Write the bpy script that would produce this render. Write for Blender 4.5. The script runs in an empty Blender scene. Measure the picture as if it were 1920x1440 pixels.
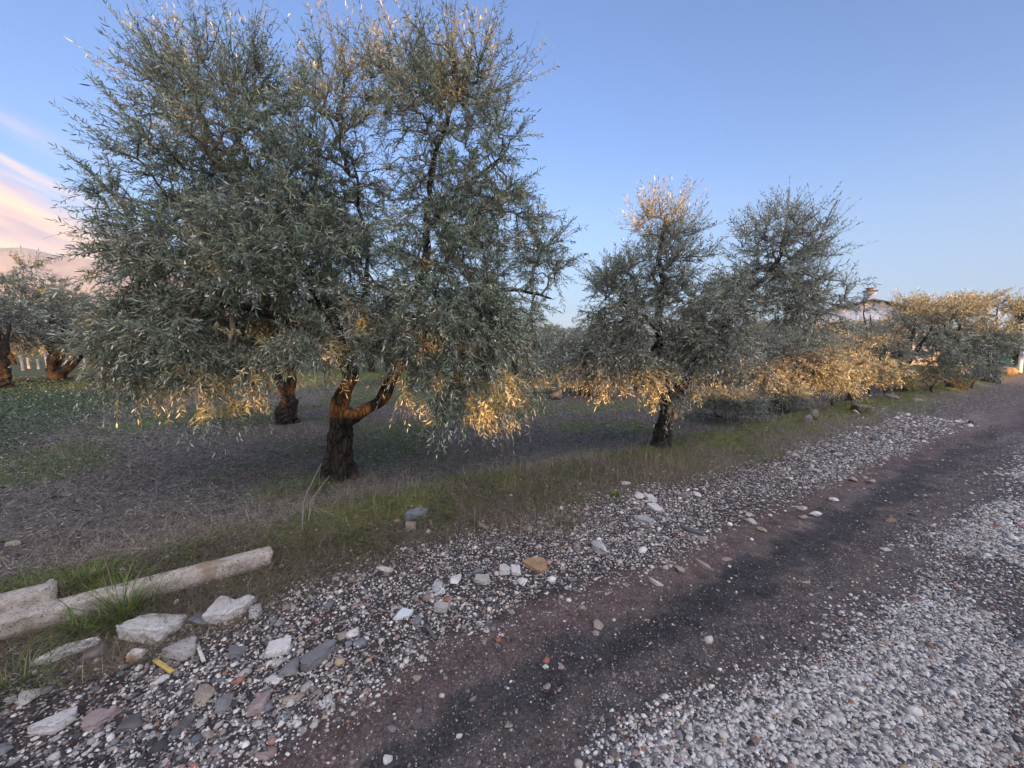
import bpy, bmesh, math, random
import numpy as np
from mathutils import Vector, Matrix
rad = math.radians
S = bpy.context.scene
COL = S.collection

# ------------------------------------------------------------------ camera
CAM_H, FPX = 1.6, 723.0
PITCH = math.atan(70 / FPX)
cd = bpy.data.cameras.new("camera"); cam = bpy.data.objects.new("camera", cd); COL.objects.link(cam)
cam.location = (0, 0, CAM_H); cam.rotation_euler = (math.pi / 2 - PITCH, 0, 0)
cd.sensor_fit = 'HORIZONTAL'; cd.angle = 2 * math.atan(960 / FPX)
cd.clip_start = 0.05; cd.clip_end = 40000
S.camera = cam

# ------------------------------------------------------------------ sun, sky, exposure
SUN_EL = 3.0
SUN_TRAVEL = (-0.26, 0.966)                     # horizontal direction the light travels in
az = math.atan2(-SUN_TRAVEL[0], -SUN_TRAVEL[1])   # compass direction of the sun, from +Y clockwise
sd = bpy.data.lights.new("sun", 'SUN'); sun = bpy.data.objects.new("sun", sd); COL.objects.link(sun)
sd.energy = 4.0; sd.angle = rad(0.5); sd.color = (1.0, 0.48, 0.14)
tv = Vector((SUN_TRAVEL[0], SUN_TRAVEL[1], -math.tan(rad(SUN_EL)))).normalized()
sun.rotation_euler = tv.to_track_quat('-Z', 'Y').to_euler(); sun.location = (5, -20, 12)

world = bpy.data.worlds.new("World"); S.world = world; world.use_nodes = True
nt = world.node_tree; nt.nodes.clear()
def N(t, k, **kw):
    n = t.nodes.new(k)
    for a, b in kw.items():
        if a in n.inputs.keys() if isinstance(a, str) else False: n.inputs[a].default_value = b
        else: setattr(n, a, b)
    return n
def L(t, a, b): t.links.new(a, b)
out = N(nt, 'ShaderNodeOutputWorld'); bg = N(nt, 'ShaderNodeBackground')
sky = N(nt, 'ShaderNodeTexSky', sky_type='NISHITA', sun_disc=False)
sky.sun_elevation = rad(SUN_EL); sky.sun_rotation = az
sky.altitude = 100; sky.air_density = 1.0; sky.dust_density = 0.1; sky.ozone_density = 2.3
bg.inputs['Strength'].default_value = 0.15
# streaky evening clouds low over the mountains on one side of the sky
tc = N(nt, 'ShaderNodeTexCoord')
def vmath(t, op, a=None, b=None):
    n = N(t, 'ShaderNodeVectorMath', operation=op)
    if a is not None: L(t, a, n.inputs[0])
    if b is not None:
        if isinstance(b, tuple): n.inputs[1].default_value = b
        else: L(t, b, n.inputs[1])
    return n
def fmath(t, op, a, b=None, clamp=False):
    n = N(t, 'ShaderNodeMath', operation=op); n.use_clamp = clamp
    for i, v in enumerate((a, b)):
        if v is None: continue
        if isinstance(v, (int, float)): n.inputs[i].default_value = v
        else: L(t, v, n.inputs[i])
    return n.outputs[0]
def smap(t, v, a, b, c=0.0, d=1.0):
    n = N(t, 'ShaderNodeMapRange', interpolation_type='SMOOTHSTEP')
    L(t, v, n.inputs[0])
    for i, q in enumerate((a, b, c, d)): n.inputs[i + 1].default_value = q
    return n.outputs[0]
CD = (-0.80, 0.60, 0.0)      # where the clouds are; e = along their streak, n across
CE = (0.60, 0.80, 0.0)
dX = vmath(nt, 'DOT_PRODUCT', tc.outputs['Generated'], CD).outputs['Value']
dE = vmath(nt, 'DOT_PRODUCT', tc.outputs['Generated'], CE).outputs['Value']
sep = N(nt, 'ShaderNodeSeparateXYZ'); L(nt, tc.outputs['Generated'], sep.inputs[0])
el = sep.outputs['Z']
az_t = fmath(nt, 'DIVIDE', dE, fmath(nt, 'MAXIMUM', dX, 0.05))
el_t = fmath(nt, 'DIVIDE', el, fmath(nt, 'MAXIMUM', dX, 0.05))
slant = fmath(nt, 'ADD', el_t, fmath(nt, 'MULTIPLY', az_t, 0.42))
comb = N(nt, 'ShaderNodeCombineXYZ')
L(nt, fmath(nt, 'MULTIPLY', az_t, 1.6), comb.inputs[0]); L(nt, fmath(nt, 'MULTIPLY', slant, 8.0), comb.inputs[1])
nz = N(nt, 'ShaderNodeTexNoise'); nz.inputs['Scale'].default_value = 1.6; nz.inputs['Detail'].default_value = 7; nz.inputs['Roughness'].default_value = 0.55
nz.inputs['Distortion'].default_value = 0.4
L(nt, comb.outputs[0], nz.inputs['Vector'])
cover = smap(nt, slant, 0.36, 0.16, -0.04, 0.20)        # more cloud lower down
dens = smap(nt, fmath(nt, 'ADD', nz.outputs['Fac'], cover), 0.46, 0.68)
side = smap(nt, dX, 0.60, 0.93)
dens = fmath(nt, 'MULTIPLY', fmath(nt, 'MULTIPLY', dens, side), smap(nt, slant, 0.46, 0.26))
dens = fmath(nt, 'MULTIPLY', dens, smap(nt, el, 0.0, 0.02))
nz2 = N(nt, 'ShaderNodeTexNoise'); nz2.inputs['Scale'].default_value = 2.3; nz2.inputs['Detail'].default_value = 5
mp = vmath(nt, 'ADD', comb.outputs[0], (3.1, 0.25, 2.0)); L(nt, mp.outputs[0], nz2.inputs['Vector'])
cr = N(nt, 'ShaderNodeValToRGB'); L(nt, nz2.outputs['Fac'], cr.inputs[0])
cr.color_ramp.elements[0].position = 0.36; cr.color_ramp.elements[0].color = (0.50, 0.42, 0.52, 1)
cr.color_ramp.elements[1].position = 0.60; cr.color_ramp.elements[1].color = (1.15, 0.78, 0.52, 1)
e_ = cr.color_ramp.elements.new(0.48); e_.color = (0.95, 0.62, 0.50, 1)
csc = N(nt, 'ShaderNodeMix', data_type='RGBA', blend_type='MULTIPLY'); csc.inputs[0].default_value = 1
CLOUD_B = 2.3
L(nt, cr.outputs[0], csc.inputs[6]); csc.inputs[7].default_value = (CLOUD_B, CLOUD_B, CLOUD_B, 1)
mx = N(nt, 'ShaderNodeMix', data_type='RGBA'); L(nt, fmath(nt, 'MULTIPLY', dens, 0.92), mx.inputs[0])
wb = N(nt, 'ShaderNodeMix', data_type='RGBA', blend_type='MULTIPLY'); wb.inputs[0].default_value = 1      # white balance of the sky
L(nt, sky.outputs[0], wb.inputs[6]); wb.inputs[7].default_value = (0.97, 0.87, 1.09, 1)
sunw = vmath(nt, 'DOT_PRODUCT', tc.outputs['Generated'], (-SUN_TRAVEL[0], -SUN_TRAVEL[1], 0.0)).outputs['Value']
hz = N(nt, 'ShaderNodeMix', data_type='RGBA'); L(nt, fmath(nt, 'MULTIPLY', smap(nt, el, 0.42, 0.03, 0.0, 0.7), smap(nt, sunw, 0.15, -0.2)), hz.inputs[0])      # pale air near the horizon
L(nt, wb.outputs[2], hz.inputs[6]); hz.inputs[7].default_value = (0.64, 0.98, 1.38, 1)
L(nt, hz.outputs[2], mx.inputs[6]); L(nt, csc.outputs[2], mx.inputs[7])
# unseen bright cloud added behind the camera to fill the shade
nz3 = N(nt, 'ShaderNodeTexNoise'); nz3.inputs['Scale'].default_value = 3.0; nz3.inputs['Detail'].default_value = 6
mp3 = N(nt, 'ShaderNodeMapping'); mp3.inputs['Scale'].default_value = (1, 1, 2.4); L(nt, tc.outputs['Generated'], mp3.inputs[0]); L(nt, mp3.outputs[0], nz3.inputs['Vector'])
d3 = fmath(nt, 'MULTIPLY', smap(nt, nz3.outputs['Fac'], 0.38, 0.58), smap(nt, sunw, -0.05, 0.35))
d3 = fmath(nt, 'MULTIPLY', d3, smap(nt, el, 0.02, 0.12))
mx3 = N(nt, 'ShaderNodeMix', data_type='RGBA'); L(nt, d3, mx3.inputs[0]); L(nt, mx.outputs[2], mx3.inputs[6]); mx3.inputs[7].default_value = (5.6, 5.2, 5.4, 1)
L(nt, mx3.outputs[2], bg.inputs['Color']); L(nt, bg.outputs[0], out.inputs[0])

S.view_settings.view_transform = 'Standard'; S.view_settings.look = 'None'
S.view_settings.gamma = 1; S.view_settings.exposure = 2.0
S.cycles.max_bounces = 5; S.cycles.diffuse_bounces = 3; S.cycles.glossy_bounces = 2
S.cycles.transparent_max_bounces = 4; S.cycles.volume_bounces = 0
S.cycles.use_denoising = True

# ------------------------------------------------------------------ helpers
R = np.random.default_rng(7)
def tag(o, label=None, cat=None, group=None, kind=None):
    if label: o['label'] = label
    if cat: o['category'] = cat
    if group: o['group'] = group
    if kind: o['kind'] = kind
    return o
def empty(name, loc, label, cat, group=None):
    o = bpy.data.objects.new(name, None); COL.objects.link(o); o.location = loc
    o.empty_display_size = 0.2
    return tag(o, label, cat, group)
def mesh_np(name, V, F, mats, parent=None, col=None, smooth=False, mi=None, extra=None):
    """V (n,3); F list of (m,k) int arrays of one or two polygon sizes"""
    if not isinstance(F, list): F = [F]
    F = [f for f in F if len(f)]
    me = bpy.data.meshes.new(name)
    me.vertices.add(len(V)); me.vertices.foreach_set('co', np.ascontiguousarray(V, np.float32).ravel())
    tot = sum(f.size for f in F); npoly = sum(len(f) for f in F)
    me.loops.add(tot); me.polygons.add(npoly)
    me.loops.foreach_set('vertex_index', np.concatenate([f.ravel() for f in F]).astype(np.int32))
    sizes = np.concatenate([np.full(len(f), f.shape[1]) for f in F])
    starts = np.concatenate([[0], np.cumsum(sizes)[:-1]]).astype(np.int32)
    me.polygons.foreach_set('loop_start', starts)
    if not isinstance(mats, (list, tuple)): mats = [mats]
    for m in mats: me.materials.append(m)
    if mi is not None: me.polygons.foreach_set('material_index', mi.astype(np.int32))
    if smooth: me.polygons.foreach_set('use_smooth', np.ones(npoly, bool))
    me.update(calc_edges=True)
    if col is not None:
        a = me.attributes.new('col', 'FLOAT_COLOR', 'POINT')
        c = np.ones((len(V), 4), np.float32); c[:, :3] = col
        a.data.foreach_set('color', c.ravel())
    if extra:
        for k, v in extra.items():
            a = me.attributes.new(k, 'FLOAT', 'POINT'); a.data.foreach_set('value', v.astype(np.float32))
    o = bpy.data.objects.new(name, me); COL.objects.link(o)
    if parent is not None: o.parent = parent
    return o
def _h(ix, iy, s):
    n = (ix.astype(np.int64) * 374761393 + iy.astype(np.int64) * 668265263 + s * 974634777) & 0xFFFFFFFF
    n = ((n ^ (n >> 13)) * 1274126177) & 0xFFFFFFFF
    return ((n ^ (n >> 16)) & 0xFFFF) / 65535.0
def vn(x, y, s=0):
    x = np.asarray(x, float); y = np.asarray(y, float)
    ix = np.floor(x); iy = np.floor(y); fx = x - ix; fy = y - iy
    fx = fx * fx * (3 - 2 * fx); fy = fy * fy * (3 - 2 * fy)
    a = _h(ix, iy, s); b = _h(ix + 1, iy, s); c = _h(ix, iy + 1, s); d = _h(ix + 1, iy + 1, s)
    return (a + (b - a) * fx) * (1 - fy) + (c + (d - c) * fx) * fy
def fbm(x, y, s=0, o=4):
    t = 0; amp = 0.5; n = 0
    for i in range(o):
        t = t + amp * vn(x, y, s + i * 17); n += amp; x = x * 2.03 + 5.1; y = y * 2.03 + 1.7; amp *= 0.5
    return t / n
def sst(a, b, x):
    t = np.clip((x - a) / (b - a), 0, 1); return t * t * (3 - 2 * t)
def norm(v): return v / np.maximum(np.linalg.norm(v, axis=-1, keepdims=True), 1e-9)

# the crest of the grassy verge between the grove and the track, in metres
CREST = np.array([(-30, -22), (-6.5, -1.3), (-3.6, 1.45), (-2.9, 2.05), (-1.87, 2.85), (-0.84, 3.62), (0.24, 4.2), (2.22, 5.4), (5.8, 7.6), (15.5, 13.55), (26.3, 20.5), (60, 43), (4000, 2900)], float)
def UV(x, y):
    """u: metres from the verge crest (positive on the track side)"""
    x = np.asarray(x, float); y = np.asarray(y, float)
    best = np.full(x.shape, 1e18); u = np.zeros(x.shape)
    for (ax, ay), (bx, by) in zip(CREST[:-1], CREST[1:]):
        dx, dy = bx - ax, by - ay; l2 = dx * dx + dy * dy
        t = np.clip(((x - ax) * dx + (y - ay) * dy) / l2, 0, 1)
        px, py = ax + t * dx, ay + t * dy
        d2 = (x - px) ** 2 + (y - py) ** 2
        sg = np.where((x - ax) * dy - (y - ay) * dx > 0, 1.0, -1.0)
        m = d2 < best; best = np.where(m, d2, best); u = np.where(m, sg * np.sqrt(d2), u)
    return u
def H(x, y, u=None):
    x = np.asarray(x, float); y = np.asarray(y, float)
    if u is None: u = UV(x, y)
    near = 1 / (1 + (np.hypot(x, y) / 40) ** 2)
    z = 0.10 * (1 - sst(0.1, 1.1, u))                       # grove side stands a little above the track
    z = z + 0.10 * np.exp(-(u / 0.36) ** 2) * (0.5 + 1.0 * vn(x * 1.3, y * 1.3, 5))
    z = z - 0.035 * np.exp(-((u - 2.1) / 0.4) ** 2)        # worn wheel track
    z = z + 0.025 * np.exp(-((u - 3.0) / 0.4) ** 2)
    al = x * .83 + y * .56
    z = z + near * .035 * (fbm(al * .7, u * 3.2, 64, 3) - .5) * sst(1.5, 1.9, u) * sst(6.5, 5.5, u)
    z = z + near * (0.05 * (fbm(x * 0.9, y * 0.9, 3) - .5) + 0.022 * (fbm(x * 5, y * 5, 9) - .5))
    return z
def ray(px, py):
    a = (px - 960) / FPX; b = (720 - py) / FPX
    return np.array([a, math.cos(PITCH) + b * math.sin(PITCH), -math.sin(PITCH) + b * math.cos(PITCH)])
def hit(px, py, lift=0.0):
    d = ray(px, py); z = 0.05
    for _ in range(12):
        t = (z + lift - CAM_H) / d[2]; x, y = d[0] * t, d[1] * t; z = float(H(x, y))
    return np.array([x, y, z])
def at(px, py, Y):
    d = ray(px, py); t = Y / d[1]
    return np.array([d[0] * t, Y, CAM_H + d[2] * t])

# ------------------------------------------------------------------ materials
def new_mat(name):
    m = bpy.data.materials.new(name); m.use_nodes = True; t = m.node_tree; t.nodes.clear()
    o = N(t, 'ShaderNodeOutputMaterial'); p = N(t, 'ShaderNodeBsdfPrincipled'); L(t, p.outputs[0], o.inputs[0])
    return m, t, p, o
def noise(t, scale, detail=4, rough=.55, vec=None):
    n = N(t, 'ShaderNodeTexNoise'); n.inputs['Scale'].default_value = scale; n.inputs['Detail'].default_value = detail; n.inputs['Roughness'].default_value = rough
    if vec is not None: L(t, vec, n.inputs['Vector'])
    return n
def bump(t, p, hgt, strength, dist):
    b = N(t, 'ShaderNodeBump'); b.inputs['Strength'].default_value = strength; b.inputs['Distance'].default_value = dist
    L(t, hgt, b.inputs['Height']); L(t, b.outputs[0], p.inputs['Normal'])
def mixc(t, fac, a, b, blend='MIX'):
    n = N(t, 'ShaderNodeMix', data_type='RGBA', blend_type=blend)
    for i, v in ((0, fac), (6, a), (7, b)):
        if isinstance(v, (int, float)): n.inputs[i].default_value = v
        elif isinstance(v, tuple): n.inputs[i].default_value = (*v, 1) if len(v) == 3 else v
        else: L(t, v, n.inputs[i])
    return n.outputs[2]
def ramp(t, fac, stops):
    n = N(t, 'ShaderNodeValToRGB'); L(t, fac, n.inputs[0]); e = n.color_ramp.elements
    e[0].position, e[0].color = stops[0][0], (*stops[0][1], 1); e[1].position, e[1].color = stops[-1][0], (*stops[-1][1], 1)
    for p_, c in stops[1:-1]: q = e.new(p_); q.color = (*c, 1)
    return n.outputs[0]

def mat_leaf(name, top, under, young=(.16, .17, .06)):
    m, t, p, o = new_mat(name)
    g = N(t, 'ShaderNodeNewGeometry')
    rnd = g.outputs['Random Per Island']
    v = ramp(t, rnd, [(0, (.38, .38, .38)), (.45, (.9, .9, .9)), (.85, (1.45, 1.42, 1.35)), (1, (2.1, 1.95, 1.5))])
    c = mixc(t, g.outputs['Backfacing'], top, under)
    c = mixc(t, 1.0, c, v, 'MULTIPLY')
    L(t, c, p.inputs['Base Color']); p.inputs['Roughness'].default_value = .48; p.inputs['Specular IOR Level'].default_value = .45
    tr = N(t, 'ShaderNodeBsdfTranslucent'); L(t, mixc(t, 1.0, c, (1.1, 1.2, .5), 'MULTIPLY'), tr.inputs[0])
    ms = N(t, 'ShaderNodeMixShader'); ms.inputs[0].default_value = .16
    L(t, p.outputs[0], ms.inputs[1]); L(t, tr.outputs[0], ms.inputs[2]); L(t, ms.outputs[0], o.inputs[0])
    return m
M_LEAF = mat_leaf('olive_leaf', (.150, .195, .148), (.44, .47, .43))
M_LEAF_FAR = mat_leaf('olive_leaf_grey', (.190, .215, .185), (.45, .465, .45))
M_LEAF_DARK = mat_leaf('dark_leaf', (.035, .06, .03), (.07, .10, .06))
M_BRUSH = mat_leaf('dry_olive_leaf', (.16, .20, .19), (.34, .37, .36))

def mat_bark(name, a, b, sc=14):
    m, t, p, o = new_mat(name)
    tcn = N(t, 'ShaderNodeTexCoord'); mp_ = N(t, 'ShaderNodeMapping'); mp_.inputs['Scale'].default_value = (1, 1, .28)
    L(t, tcn.outputs['Object'], mp_.inputs[0])
    n1 = noise(t, sc, 8, .65, mp_.outputs[0]); n2 = noise(t, 5, 3, .5, tcn.outputs['Object'])
    vo = N(t, 'ShaderNodeTexVoronoi', feature='DISTANCE_TO_EDGE'); vo.inputs['Scale'].default_value = sc * 1.3; L(t, mp_.outputs[0], vo.inputs['Vector'])
    c = ramp(t, n1.outputs[0], [(.32, a), (.55, tuple((np.array(a) + b) / 2)), (.72, b)])
    c = mixc(t, smap(t, n2.outputs[0], .60, .74), c, (.05, .055, .03))       # moss patches
    c = mixc(t, smap(t, vo.outputs[0], .10, .0), c, (.008, .006, .005))     # deep cracks in the bark
    L(t, c, p.inputs['Base Color']); p.inputs['Roughness'].default_value = .9
    hh = fmath(t, 'ADD', fmath(t, 'MULTIPLY', smap(t, vo.outputs[0], 0, .12), .6), n1.outputs[0])
    bump(t, p, hh, 1.0, .06)
    return m
M_BARK = mat_bark('olive_bark', (.016, .012, .010), (.085, .060, .045))
M_BARK_DARK = mat_bark('dark_olive_bark', (.02, .016, .013), (.09, .07, .055))
M_TWIG = None
def mat_plain(name, c1, c2, sc=8, rough=.85, bs=.3, bd=.01):
    m, t, p, o = new_mat(name)
    tcn = N(t, 'ShaderNodeTexCoord'); n1 = noise(t, sc, 6, .6, tcn.outputs['Object'])
    L(t, ramp(t, n1.outputs[0], [(.3, c1), (.7, c2)]), p.inputs['Base Color']); p.inputs['Roughness'].default_value = rough
    bump(t, p, n1.outputs[0], bs, bd)
    return m
M_TWIG = mat_plain('olive_twig', (.13, .12, .10), (.25, .23, .19), 20)

def mat_attr(name, rough=.85, sc=60, amt=.25, bs=.3, bd=.004, island=False, transl=0):
    m, t, p, o = new_mat(name)
    a = N(t, 'ShaderNodeAttribute'); a.attribute_name = 'col'
    tcn = N(t, 'ShaderNodeTexCoord'); n1 = noise(t, sc, 4, .6, tcn.outputs['Object'])
    c = mixc(t, 1.0, a.outputs['Color'], ramp(t, n1.outputs[0], [(.3, (1 - amt,) * 3), (.7, (1 + amt,) * 3)]), 'MULTIPLY')
    L(t, c, p.inputs['Base Color']); p.inputs['Roughness'].default_value = rough
    p.inputs['Specular IOR Level'].default_value = .3
    if bs: bump(t, p, n1.outputs[0], bs, bd)
    if transl:
        tr = N(t, 'ShaderNodeBsdfTranslucent'); L(t, c, tr.inputs[0]); ms = N(t, 'ShaderNodeMixShader'); ms.inputs[0].default_value = transl
        L(t, p.outputs[0], ms.inputs[1]); L(t, tr.outputs[0], ms.inputs[2]); L(t, ms.outputs[0], o.inputs[0])
    return m
M_PEBBLE = mat_attr('gravel_stone', .8, 90, .2, .3, .003)
M_BLADE = mat_attr('grass_blade', .6, 15, .2, 0, 0, transl=.25)
M_LITTER = mat_attr('dry_litter', .8, 40, .25, 0, 0)

def mat_stone(name, c1, c2, speck=(.08, .08, .08), sp=.60, stain=None):
    m, t, p, o = new_mat(name)
    tcn = N(t, 'ShaderNodeTexCoord'); v = tcn.outputs['Object']
    n1 = noise(t, 14, 7, .65, v); n2 = noise(t, 110, 3, .6, v); n3 = noise(t, 5, 3, .5, v)
    c = ramp(t, n1.outputs[0], [(.3, c1), (.68, c2)])
    c = mixc(t, smap(t, n2.outputs[0], sp, sp + .08), c, speck)
    if stain: c = mixc(t, smap(t, n3.outputs[0], .5, .62), c, stain)
    n4 = noise(t, 32, 5, .7, v); c = mixc(t, fmath(t, 'MULTIPLY', smap(t, n4.outputs[0], .52, .66), .55), c, (.17, .14, .115))      # soil and lichen
    L(t, c, p.inputs['Base Color']); p.inputs['Roughness'].default_value = .85
    bump(t, p, fmath(t, 'ADD', n1.outputs[0], fmath(t, 'MULTIPLY', n2.outputs[0], .35)), .7, .012)
    return m
MS = dict(
    white=mat_stone('white_stone', (.50, .48, .46), (.74, .72, .70), (.28, .27, .26), .62),
    pale=mat_stone('pale_stone', (.34, .33, .31), (.56, .54, .51), (.16, .15, .14), .58),
    grey=mat_stone('grey_stone', (.14, .145, .15), (.25, .255, .27), (.06, .06, .06), .62),
    blue=mat_stone('blue_grey_stone', (.12, .14, .165), (.22, .25, .28), (.3, .3, .3), .68),
    dark=mat_stone('dark_stone', (.07, .07, .075), (.14, .14, .145), (.03, .03, .03), .62),
    tan=mat_stone('tan_stone', (.24, .20, .165), (.40, .35, .29), (.10, .08, .07), .58),
    pink=mat_stone('pink_stone', (.26, .19, .185), (.42, .34, .33), (.5, .45, .44), .64),
    brown=mat_stone('brown_stone', (.13, .11, .10), (.24, .21, .20), (.05, .045, .04), .6),
    rust=mat_stone('orange_brown_stone', (.24, .15, .08), (.40, .27, .16), (.10, .07, .04), .6),
    red=mat_stone('red_brick_bit', (.26, .09, .05), (.42, .17, .10), (.4, .3, .25), .68),
    stained=mat_stone('stained_white_stone', (.5, .47, .43), (.7, .67, .62), (.28, .26, .22), .62, (.30, .19, .09)),
    mossy=mat_stone('mossy_stone', (.10, .09, .07), (.22, .20, .16), (.05, .05, .04), .6, (.07, .09, .02)),
    speckled=mat_stone('speckled_stone', (.45, .45, .46), (.62, .62, .62), (.10, .11, .12), .50),
)
M_CONC = mat_stone('concrete', (.30, .265, .22), (.54, .50, .45), (.14, .11, .09), .56, (.28, .22, .16))

# ground: attribute colour + fine pebbles / crumbs
def mat_ground(name):
    m, t, p, o = new_mat(name)
    a = N(t, 'ShaderNodeAttribute'); a.attribute_name = 'col'
    g = N(t, 'ShaderNodeAttribute'); g.attribute_name = 'grav'
    tcn = N(t, 'ShaderNodeTexCoord'); v = tcn.outputs['Object']
    n1 = noise(t, 9, 8, .7, v); n2 = noise(t, 70, 5, .65, v)
    vo = N(t, 'ShaderNodeTexVoronoi'); vo.inputs['Scale'].default_value = 55; L(t, v, vo.inputs['Vector'])
    vo2 = N(t, 'ShaderNodeTexVoronoi'); vo2.inputs['Scale'].default_value = 21; L(t, v, vo2.inputs['Vector'])
    sp = N(t, 'ShaderNodeSeparateColor'); L(t, vo.outputs['Color'], sp.inputs[0])
    sp2 = N(t, 'ShaderNodeSeparateColor'); L(t, vo2.outputs['Color'], sp2.inputs[0])
    pc = ramp(t, sp.outputs[0], [(0, (.05, .05, .055)), (.3, (.13, .12, .12)), (.55, (.30, .28, .27)), (.85, (.52, .50, .48)), (1, (.30, .15, .11))])
    base = mixc(t, 1.0, a.outputs['Color'], ramp(t, n1.outputs[0], [(.3, (.55,) * 3), (.7, (1.5,) * 3)]), 'MULTIPLY')
    base = mixc(t, 1.0, base, ramp(t, n2.outputs[0], [(.3, (.45,) * 3), (.7, (1.6,) * 3)]), 'MULTIPLY')
    thr = fmath(t, 'GREATER_THAN', g.outputs['Fac'], sp.outputs[1])
    thr2 = fmath(t, 'GREATER_THAN', fmath(t, 'MULTIPLY', g.outputs['Fac'], .6), sp2.outputs[1])
    inb = smap(t, vo.outputs['Distance'], .52, .40)
    inb2 = smap(t, vo2.outputs['Distance'], .46, .36)
    c = mixc(t, fmath(t, 'MULTIPLY', thr, inb), base, pc)
    c = mixc(t, fmath(t, 'MULTIPLY', thr2, inb2), c, ramp(t, sp2.outputs[0], [(0, (.16, .15, .15)), (.5, (.40, .38, .36)), (1, (.55, .53, .51))]))
    L(t, c, p.inputs['Base Color']); p.inputs['Roughness'].default_value = .92; p.inputs['Specular IOR Level'].default_value = .2
    hh = fmath(t, 'ADD', fmath(t, 'MULTIPLY', fmath(t, 'MULTIPLY', thr, inb), .5), fmath(t, 'ADD', fmath(t, 'MULTIPLY', n1.outputs[0], 1.2), fmath(t, 'MULTIPLY', n2.outputs[0], .6)))
    bump(t, p, hh, .9, .02)
    return m
M_GROUND = mat_ground('earth')

# ------------------------------------------------------------------ ground zones (albedo only)
PATCH = []
for _p in ((1130, 762, 1.3, .5), (1195, 800, .8, .35), (1090, 800, .7, .3), (1430, 752, 1.4, .5), (1390, 838, .8, .3), (1300, 868, .6, .25), (1690, 752, 1.6, .5), (560, 905, .5, .2), (1040, 900, .7, .25), (880, 940, .5, .14), (620, 1010, .35, .12), (1230, 755, 1.0, .4), (250, 800, .8, .4), (110, 1085, .35, .12)):
    _h0 = hit(_p[0], _p[1]); PATCH.append((_h0[0], _h0[1], _p[2] * .8, _p[3] * 1.6))
def patch(x, y):
    m = np.zeros_like(x)
    for a, b, sx, sy in PATCH:
        dx = (x - a) * .83 + (y - b) * .56; dy = -(x - a) * .56 + (y - b) * .83
        m = np.maximum(m, np.exp(-(dx / sx) ** 2 - (dy / sy) ** 2))
    return m * sst(.35, .6, fbm(x * 3, y * 3, 97) + .15)
def zones(x, y, u):
    r = np.hypot(x, y)
    wob = (fbm(x * .8, y * .8, 31) - .5) * .7 + (fbm(x * 3, y * 3, 37) - .5) * .35
    w = u + wob
    def mixz(c, m, k): return c * (1 - m[..., None]) + np.array(k) * m[..., None]
    c = np.broadcast_to(np.array((.128, .115, .104)), x.shape + (3,)).copy()
    # grove floor: dark litter with green patches
    gp = sst(.53, .68, fbm(x * .45 + 9, y * .45, 41) + .09 * sst(6, 8, y)) * sst(-1.0, -2.0, u)
    c = mixz(c, gp * .8, (.075, .115, .030))
    far = sst(12, 18, y - .25 * x) 
    c = mixz(c, far * .75 * (u < 0), (.085, .105, .045))
    left = sst(0, 1.2, -(x + .52 * y) - 4.1 + wob) * sst(3.5, 4.5, y)
    c = mixz(c, left * .9, (.065, .082, .045))
    c = mixz(c, np.where(u < .3, patch(x, y), 0) * .85, (.12, .18, .035))
    # verge: mossy crest
    vm = np.exp(-((w + .05) / .33) ** 2)
    c = mixz(c, np.clip(vm * (.35 + .9 * fbm(x * 2.2, y * 2.2, 43)), 0, 1), (.115, .130, .025))
    ve = sst(-.45, -.1, w) * sst(.95, .70, w)
    c = mixz(c, ve * .75 * sst(4, .5, x), (.088, .072, .060))
    c = mixz(c, vm * sst(.46, .60, fbm(x * 2.4, y * 2.4, 43)), (.155, .170, .035))
    grav = np.zeros_like(x)
    v = u + (w - u) * .38
    # shoulder rubble
    sh = sst(.58, .80, v) * sst(1.82, 1.62, v)
    c = mixz(c, sh, (.058, .048, .047)); grav = np.maximum(grav, sh * (.42 + .35 * sst(1.0, 5.0, x)))
    # tracks: reddish earth, black strip, brown earth, then gravel
    rd = sst(1.50, 1.72, v) * sst(2.10, 1.92, v)
    c = mixz(c, rd, (.105, .078, .074)); grav = grav * (1 - rd * .6)
    on = sst(1.85, 1.95, v)
    c = mixz(c, on, (.112, .093, .088))
    vb = v + (fbm(x * 4.5, y * 4.5, 48) - .5) * .34
    bk = sst(1.90, 2.02, vb) * sst(2.36, 2.20, vb) * sst(.34, .56, fbm(x * 1.1 + 3, y * 1.1, 47) + .13 * (x < 3.4))
    c = mixz(c, bk * .8, (.036, .035, .040))
    gr = sst(2.46, 2.80, v + (fbm(x * 1.5, y * 1.5, 53) - .5) * .4 + (fbm(x * 6, y * 6, 54) - .5) * .3) * (1 - sst(7, 11, x))
    c = mixz(c, gr * .6, (.070, .066, .070))
    g2 = gr * (.22 + .66 * sst(2.60, 2.90, v)) * sst(3.45, 3.10, v)
    g2 = g2 * (1 - .75 * sst(.50, .66, fbm(x * .9, y * .9, 59)))
    g2 = np.maximum(g2, gr * sst(3.1, 3.4, v) * .38)
    grav = np.maximum(grav, g2)
    # far part of the track: mostly brown earth
    fr = sst(6.5, 10, x) * (u > .9)
    c = mixz(c, fr * .6, (.130, .104, .102)); grav = grav * (1 - .5 * fr)
    al = x * .83 + y * .56; stk = fbm(al * .45, u * 3.4, 61)
    c = c * np.where(u > 1.5, .62 + .76 * stk, 1)[..., None]; grav = np.where(u > 1.5, grav * (.7 + .6 * fbm(al * .6, u * 2.6, 62)), grav)
    c = mixz(c, (u > 1.4) * sst(5, 8, x) * sst(.56, .66, fbm(al * .3, u * 2.2, 63)) * .5, (.23, .20, .19))
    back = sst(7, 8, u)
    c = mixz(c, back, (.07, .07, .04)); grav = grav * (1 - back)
    return c, grav, w

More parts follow.
